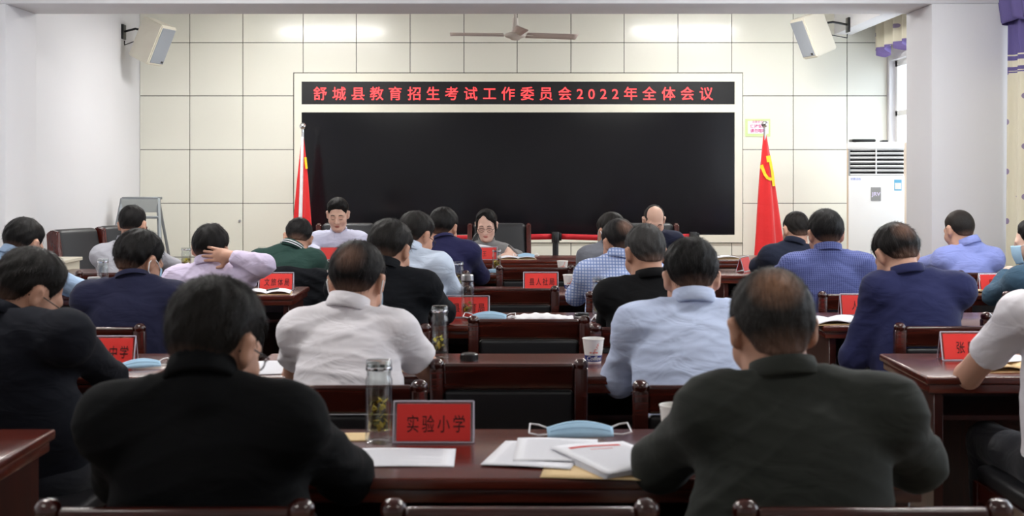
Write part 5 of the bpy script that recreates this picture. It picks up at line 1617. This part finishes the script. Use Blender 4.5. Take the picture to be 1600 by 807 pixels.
def paper_cup(px, d, label, h=.085, r=.038, tz=TZ):
    p = on_desk(px, d)
    t = empty('paper_cup', (p.x, d, tz), label, 'cup', 'printed paper cups')
    rb = r * .72
    R_ = lambda z: rb + (r - rb) * z / h
    lathe('cup_wall', [(0, .004), (rb - .002, .004), (rb, 0), (R_(h), h), (R_(h) - .0015, h), (R_(.008) - .002, .008), (0, .008)], M['cup'], t, 32, angle=50)
    bm = add_tube(bmesh.new(), [(r * math.cos(a), r * math.sin(a), h) for a in np.linspace(0, 2 * math.pi, 32, endpoint=False)], .0018, 8, True)
    bm_obj('rim', bm, M['cup'], t, smooth=True)
    lathe('printed_band', [(R_(.006) + .0004, .006), (R_(.028) + .0004, .028)], M['cup_blue'], t, 32)
    def wrap(o):
        for v in o.data.vertices:
            x, z = v.co.x, v.co.y
            rr = R_(z) + .0008; a = -math.pi / 2 + x / rr
            v.co = (rr * math.cos(a), rr * math.sin(a), z)
    def word(name, s, size, x, z, m):
        me = text_mesh(s, .012).copy()
        for v in me.vertices:
            v.co = (v.co.x * size + v.co.y * size * .25 + x, v.co.y * size + z, 0)
        o = mesh_obj(name, me, m, t); wrap(o); return o
    word('lettering', 'Coffee', .021, .0, .011, M['cup'])
    # sprig print
    bm = bmesh.new(); rng = random.Random(3)
    for i in range(9):
        x, z = .002 + i * .0022 + rng.uniform(-.004, .004), .036 + i * .0045
        s = rng.uniform(.0025, .0048); a = rng.uniform(0, 6.28)
        vs = [bm.verts.new((x + s * c1 * math.cos(a) - s * c2 * .5 * math.sin(a), z + s * c1 * math.sin(a) + s * c2 * .5 * math.cos(a), 0)) for c1, c2 in ((-1, 0), (0, -1), (1, 0), (0, 1))]
        bm.faces.new(vs)
    for i in range(3):
        vs = [bm.verts.new(q) for q in ((-.016 + i * .011, .036, 0), (-.008 + i * .011, .036, 0), (-.007 + i * .011, .041, 0), (-.015 + i * .011, .041, 0))]; bm.faces.new(vs)
    o = bm_obj('sprig_print', bm, M['cup_pink'], t); wrap(o)
    return t
paper_cup(1054, 3.17, 'paper cup half hidden by the dark green jacket sleeve', h=.098, r=.037)
paper_cup(927, 4.55, 'paper cup beside the pale blue shirt sleeve')
paper_cup(890, 7.40, 'paper cup beside the blue checked sleeve')
paper_cup(879, 8.72, 'paper cup behind the empty chair of the fifth row', h=.075)

def sheet_paper(name, c, w, l, yaw, label, m=None, cat='paper', lift=.001, curl=.004, parts=True, group='loose papers', tint=None, tz=TZ, head=False):
    t = empty(name, (c.x, c.y, tz + lift), label, cat, group, rz=yaw)
    m = m or M['paper']
    fn = lambda u, v: Vector(((u - .5) * w, (v - .5) * l, curl * (math.sin(u * 3.3 + v) * .5 + .5) * (u * (1 - u) * 2 + v * .4)))
    sheet('page', fn, 10, 10, m, t, .0012)
    if parts:
        bm = bmesh.new(); rng = random.Random(int(w * 1e4 + c.x * 100))
        n = 16
        for i in range(n):
            v = .90 - i * .052
            u0, u1 = .12, (.88 if rng.random() > .2 else rng.uniform(.4, .7))
            if head and i < 2: continue
            k = 14; prev = None
            for j in range(k + 1):
                u = u0 + (u1 - u0) * j / k
                q = [bm.verts.new(fn(u, v + e) + Vector((0, 0, .0012))) for e in (-.0045, .0045)]
                if prev: bm.faces.new((prev[0], q[0], q[1], prev[1]))
                prev = q
        bm_obj('printed_lines', bm, M['print_grey'], t)
        if head:
            bm = bmesh.new()
            for v, u0, u1, hh in ((.86, .16, .84, .028), (.74, .35, .65, .008)):
                k = 12; prev = None
                for j in range(k + 1):
                    u = u0 + (u1 - u0) * j / k
                    q = [bm.verts.new(fn(u, v + e) + Vector((0, 0, .0013))) for e in (-hh, hh)]
                    if prev: bm.faces.new((prev[0], q[0], q[1], prev[1]))
                    prev = q
            bm_obj('red_heading', bm, M['print_red'], t)
    return t
A4 = (.21, .297)
# nearest desk
sheet_paper('paper_sheet', on_desk(628, 3.02), .25, .19, .02, 'printed white sheet lying before the name plate 实验小学', lift=.001)
sheet_paper('envelope', on_desk(545, 3.26), .10, .10, .05, 'corner of a buff envelope beside the tea flask', M['kraft'], 'envelope', parts=False, curl=.0)
sheet_paper('envelope', on_desk(935, 2.98), .24, .34, -.12, 'buff envelope under the papers on the nearest desk', M['kraft'], 'envelope', parts=False, curl=.0)
sheet_paper('paper_sheet', on_desk(838, 3.04), .21, .26, -.22, 'printed white sheet left of the buff envelope on the nearest desk', lift=.004)
sheet_paper('paper_sheet', on_desk(870, 3.08), .20, .25, -.05, 'white sheet overlapping another, under the stapled document', lift=.007)
dc = sheet_paper('stapled_document', on_desk(962, 2.98), .20, .29, .42, 'stapled document with red heading beside the dark green sleeve', cat='document', lift=.012, curl=.007, head=True, group='documents')
for k in range(3):
    sheet('under_page', lambda u, v, k=k: Vector(((u - .5) * .2 - .003 * k, (v - .5) * .29, -.003 * (k + 1) + .010 * u * (1 - u))), 6, 4, M['paper'], dc, .0008)

def face_mask_item(px, d, label, yaw=0.0, s=1.0, tz=TZ, tilt=.25):
    p = on_desk(px, d)
    t = empty('face_mask', (p.x, d, tz + .003), label, 'mask', 'loose blue face masks', rz=yaw)
    fn = lambda u, v: Vector(((u - .5) * .165 * s, (v - .5) * .055 * s * (1 - .25 * abs(u - .5) * 2), .004 + (.026 * math.sin(math.pi * v) * (1 - (2 * u - 1) ** 2 * .7) + v * .016 * tilt * 4) * s))
    sheet('mask_cloth', fn, 18, 8, M['mask_blue'], t, .0025)
    for k in range(3):
        z = .25 + .22 * k
        tube('pleat', [fn(u, z) + Vector((0, -.0015, .0008)) for u in np.linspace(.04, .96, 12)], .0009, M['mask_blue'], t, 5)
    for q in (-1, 1):
        a = fn(0 if q < 0 else 1, .15); b = fn(0 if q < 0 else 1, .85)
        tube('ear_loop', [a, a + Vector((q * .022 * s, -.008, 0)), a + Vector((q * .045 * s, .0, .004)), b + Vector((q * .040 * s, .012, .008)), b + Vector((q * .018 * s, .006, .006)), b], .0022, M['mask_white'], t, 6)
    return t
face_mask_item(906, 3.25, 'light blue face mask lying above the papers on the nearest desk', s=1.02, yaw=.05)
face_mask_item(220, 4.40, 'light blue face mask beside the 中学 name plate', yaw=.5, s=.8)
face_mask_item(765, 5.86, 'light blue face mask before the red plate of the third row', yaw=-.08, s=.95)
face_mask_item(772, 8.56, 'folded blue face mask on the fifth row beside the navy sweater', yaw=-.35, s=.75)
face_mask_item(822, 10.03, 'blue face mask on the notebook at the head table', yaw=.2, s=.8, tz=TZ + .012)

# second row
cp = on_desk(733, 4.60)
c_ = empty('bottle_cap', (cp.x, cp.y, TZ), 'black screw cap lying on the middle desk, second row', 'cap')
lathe('cap_shell', [(0, .026), (.026, .026), (.031, .022), (.032, 0), (.028, 0), (.027, .012), (0, .014)], M['black_plastic'], c_, 28)
bm = bmesh.new()
for i in range(28):
    a = i / 28 * 2 * math.pi; add_tube(bm, [(.0322 * math.cos(a), .0322 * math.sin(a), .003), (.0322 * math.cos(a), .0322 * math.sin(a), .020)], .0011, 4)
bm_obj('grip_ribs', bm, M['black_plastic'], c_)
sheet_paper('paper_sheet', on_desk(447, 4.42), .24, .30, .1, 'paper sheet beside the left elbow of the white-shirted man', lift=.001)
sheet_paper('envelope', on_desk(612, 4.48), .20, .25, -.3, 'buff envelope under the right arm of the white-shirted man', M['kraft'], 'envelope', parts=False, curl=0)
sheet_paper('paper_sheet', on_desk(608, 4.48), .17, .22, -.15, 'white sheet under the right hand of the white-shirted man', lift=.003)
# third row
tp = on_desk(850, 5.92)
tt_ = empty('paper_wrapper', (tp.x, tp.y, TZ), 'crumpled white paper wrapper on the middle desk, third row', 'paper')
sheet('wrapper', lambda u, v: Vector(((u - .5) * .27, (v - .5) * .10, .003 + .022 * math.sin(math.pi * v) * (.35 + .65 * math.sin(math.pi * min(1, u * 1.1 + .05))) + .004 * math.sin(u * 31) * math.sin(v * 9))), 30, 10, M['mask_white'], tt_, .002)
tube('twist', [(-.135, 0, .006), (-.15, .0, .012), (-.165, -.006, .004)], [.008, .005, .008], M['mask_white'], tt_, 6)
kp = on_desk(909, 5.95)
k_ = empty('bottle_cap', (kp.x, kp.y, TZ), 'dark cap with steel rim near the black suit, third row', 'cap')
lathe('cap_shell', [(0, .024), (.030, .024), (.034, .020), (.034, .006), (0, .006)], M['black_plastic'], k_, 24)
lathe('steel_rim', [(.0345, .010), (.0355, .008), (.0355, 0), (.030, 0)], M['steel'], k_, 24)
ts = on_desk(932, 5.82)
t_ = empty('crumpled_tissue', (ts.x, ts.y, TZ), 'crumpled tissue beside the sleeve of the black suit', 'tissue')
sheet('tissue', lambda u, v: Vector(((u - .5) * .05, (v - .5) * .05, .004 + .03 * abs(math.sin(u * 7 + v * 3) * math.sin(v * 6 + 1)) * math.sin(math.pi * u))), 14, 14, M['mask_white'], t_, .001)
# notebooks
def notebook(px, d, label, yaw=0.0, w=.30, l=.20, tz=TZ, page=None):
    p = on_desk(px, d)
    t = empty('open_notebook', (p.x, d, tz), label, 'notebook', 'open notebooks', rz=yaw)
    box('cover', -w / 2 - .004, w / 2 + .004, -l / 2 - .004, l / 2 + .004, 0, .003, M['kraft'], t)
    for s in (-1, 1):
        hf = lambda u, v, s=s: Vector((s * u * w / 2, (v - .5) * l, .004 + .016 * math.sin(math.pi * min(1, u * .9 + .06)) ** .8))
        sheet('page_block', hf, 12, 4, page or M['paper'], t, .003)
    return t
notebook(1310, 5.78, 'open white notebook left of the man in the navy suit', .25)
notebook(808, 10.08, 'open notebook beside the woman at the head table', .1, .28, .18)
notebook(1118, 10.10, 'open notebook with cable on the right head table section', .05, .36, .16)
notebook(418, 7.16, 'open notebook with pen before the name plate 文旅体局', .12, .26, .18)
notebook(1578, 4.42, 'buff notebook under the arm at the right edge', .1, .24, .2, page=M['kraft'])
notebook(1512, 7.2, 'buff notebook before the woman in teal denim', .1, .2, .16, page=M['kraft'])
sheet_paper('paper_sheet', on_desk(1592, 4.50), .18, .14, .2, 'white sheet beside the buff notebook at the right edge', lift=.022)
tb = on_desk(1592, 4.66)
tag(box('tablet', tb.x - .10, tb.x + .10, tb.y - .05, tb.y + .03, TZ, TZ + .012, M['teal'], None, bev=.004), 'teal tablet case on the desk at the right edge', 'tablet')
pp = on_desk(421, 7.12)
tube_ = tag(tube('pen', [(pp.x - .01, 7.10, TZ + .024), (pp.x + .035, 7.20, TZ + .026)], .005, M['black_plastic'], None, 8), 'black pen lying on the notebook by 文旅体局', 'pen')
sheet_paper('paper_sheet', on_desk(128, 5.85), .25, .2, 0, 'buff paper on the third left desk', M['kraft'], parts=False)
tq = on_desk(282, 8.62)
tn = empty('turquoise_tin', (tq.x, tq.y, TZ), 'small turquoise tin beside the flask of yellow tea', 'tin')
box('tin_body', -.035, .035, -.03, .03, 0, .045, M['turquoise'], tn, bev=.006)
box('tin_lid', -.037, .037, -.032, .032, .045, .058, M['turquoise'], tn, bev=.005)
# head table: papers in the woman's hands, microphone, cable
hp_ = empty('paper_stack', W(745, 399, 10.22), 'tilted sheets of paper held up by the woman', 'papers')
for k in range(3):
    sheet('page', lambda u, v, k=k: Vector(((u - .5) * .26, .10 * v - .02 + k * .004, .004 + .085 * v + .01 * math.sin(u * 3) - .03 * u * v)), 8, 6, M['paper'], hp_, .001)
mc = W(734, 402, 10.12)
mi = empty('desk_microphone', (mc.x, mc.y, TZ), 'black gooseneck microphone before the woman', 'microphone')
lathe('base', [(0, .03), (.04, .028), (.055, .01), (.055, 0), (0, 0)], M['black_plastic'], mi, 24)
tube('gooseneck', [(0, 0, .02), (-.01, .0, .08), (-.0, .01, .12), (.03, .03, .155)], .005, M['black_plastic'], mi, 8)
tube('capsule', [(.026, .028, .150), (.045, .045, .175), (.058, .055, .190)], [.010, .013, .011], M['black_plastic'], mi, 10)
bp_ = W(231, 362, 11.62)
sb = empty('spray_bottle', (bp_.x, 11.53, .28 + .75 + .014 - .25), 'white plastic bottle with blue label standing on the ladder', 'bottle')
lathe('bottle_body', [(0, 0), (.035, 0), (.037, .01), (.037, .12), (.02, .15), (.014, .155), (.014, .19), (0, .19)], M['white_plastic'], sb, 20)
lathe('blue_label', [(.0375, .035), (.0378, .04), (.0378, .10), (.0375, .105)], M['label_text'], sb, 20)
lathe('cap', [(0, .21), (.01, .21), (.016, .19), (.016, .165), (0, .165)], M['white_plastic'], sb, 16)

# jacket hung over the chair of the man in green
jx = (452 - 800) / FPX * 8.15
jk = empty('draped_jacket', (jx, 8.0, 0), 'black jacket draped over the chair of the man in the green polo', 'jacket')
JF = Field(axis_coords(-.36, .36, .011), axis_coords(-.2, .2, .011), axis_coords(.30, 1.0, .011))
JF.ell((0, -.02, .64), (.25, .065, .20), None, .04); JF.cap((-.22, -.015, .79), (.22, -.015, .79), .05, .05, .06); JF.cap((-.24, -.03, .78), (-.27, -.05, .45), .055, .045, .04); JF.cap((.24, -.03, .78), (.28, -.04, .42), .055, .045, .04)
V_, Q_ = JF.mesh(); V_ = V_ + vnormals(V_, Q_) * fold_noise(V_, 5, .012)[:, None]
np_mesh('jacket_cloth', V_, Q_, BLACKJK, jk, 2)
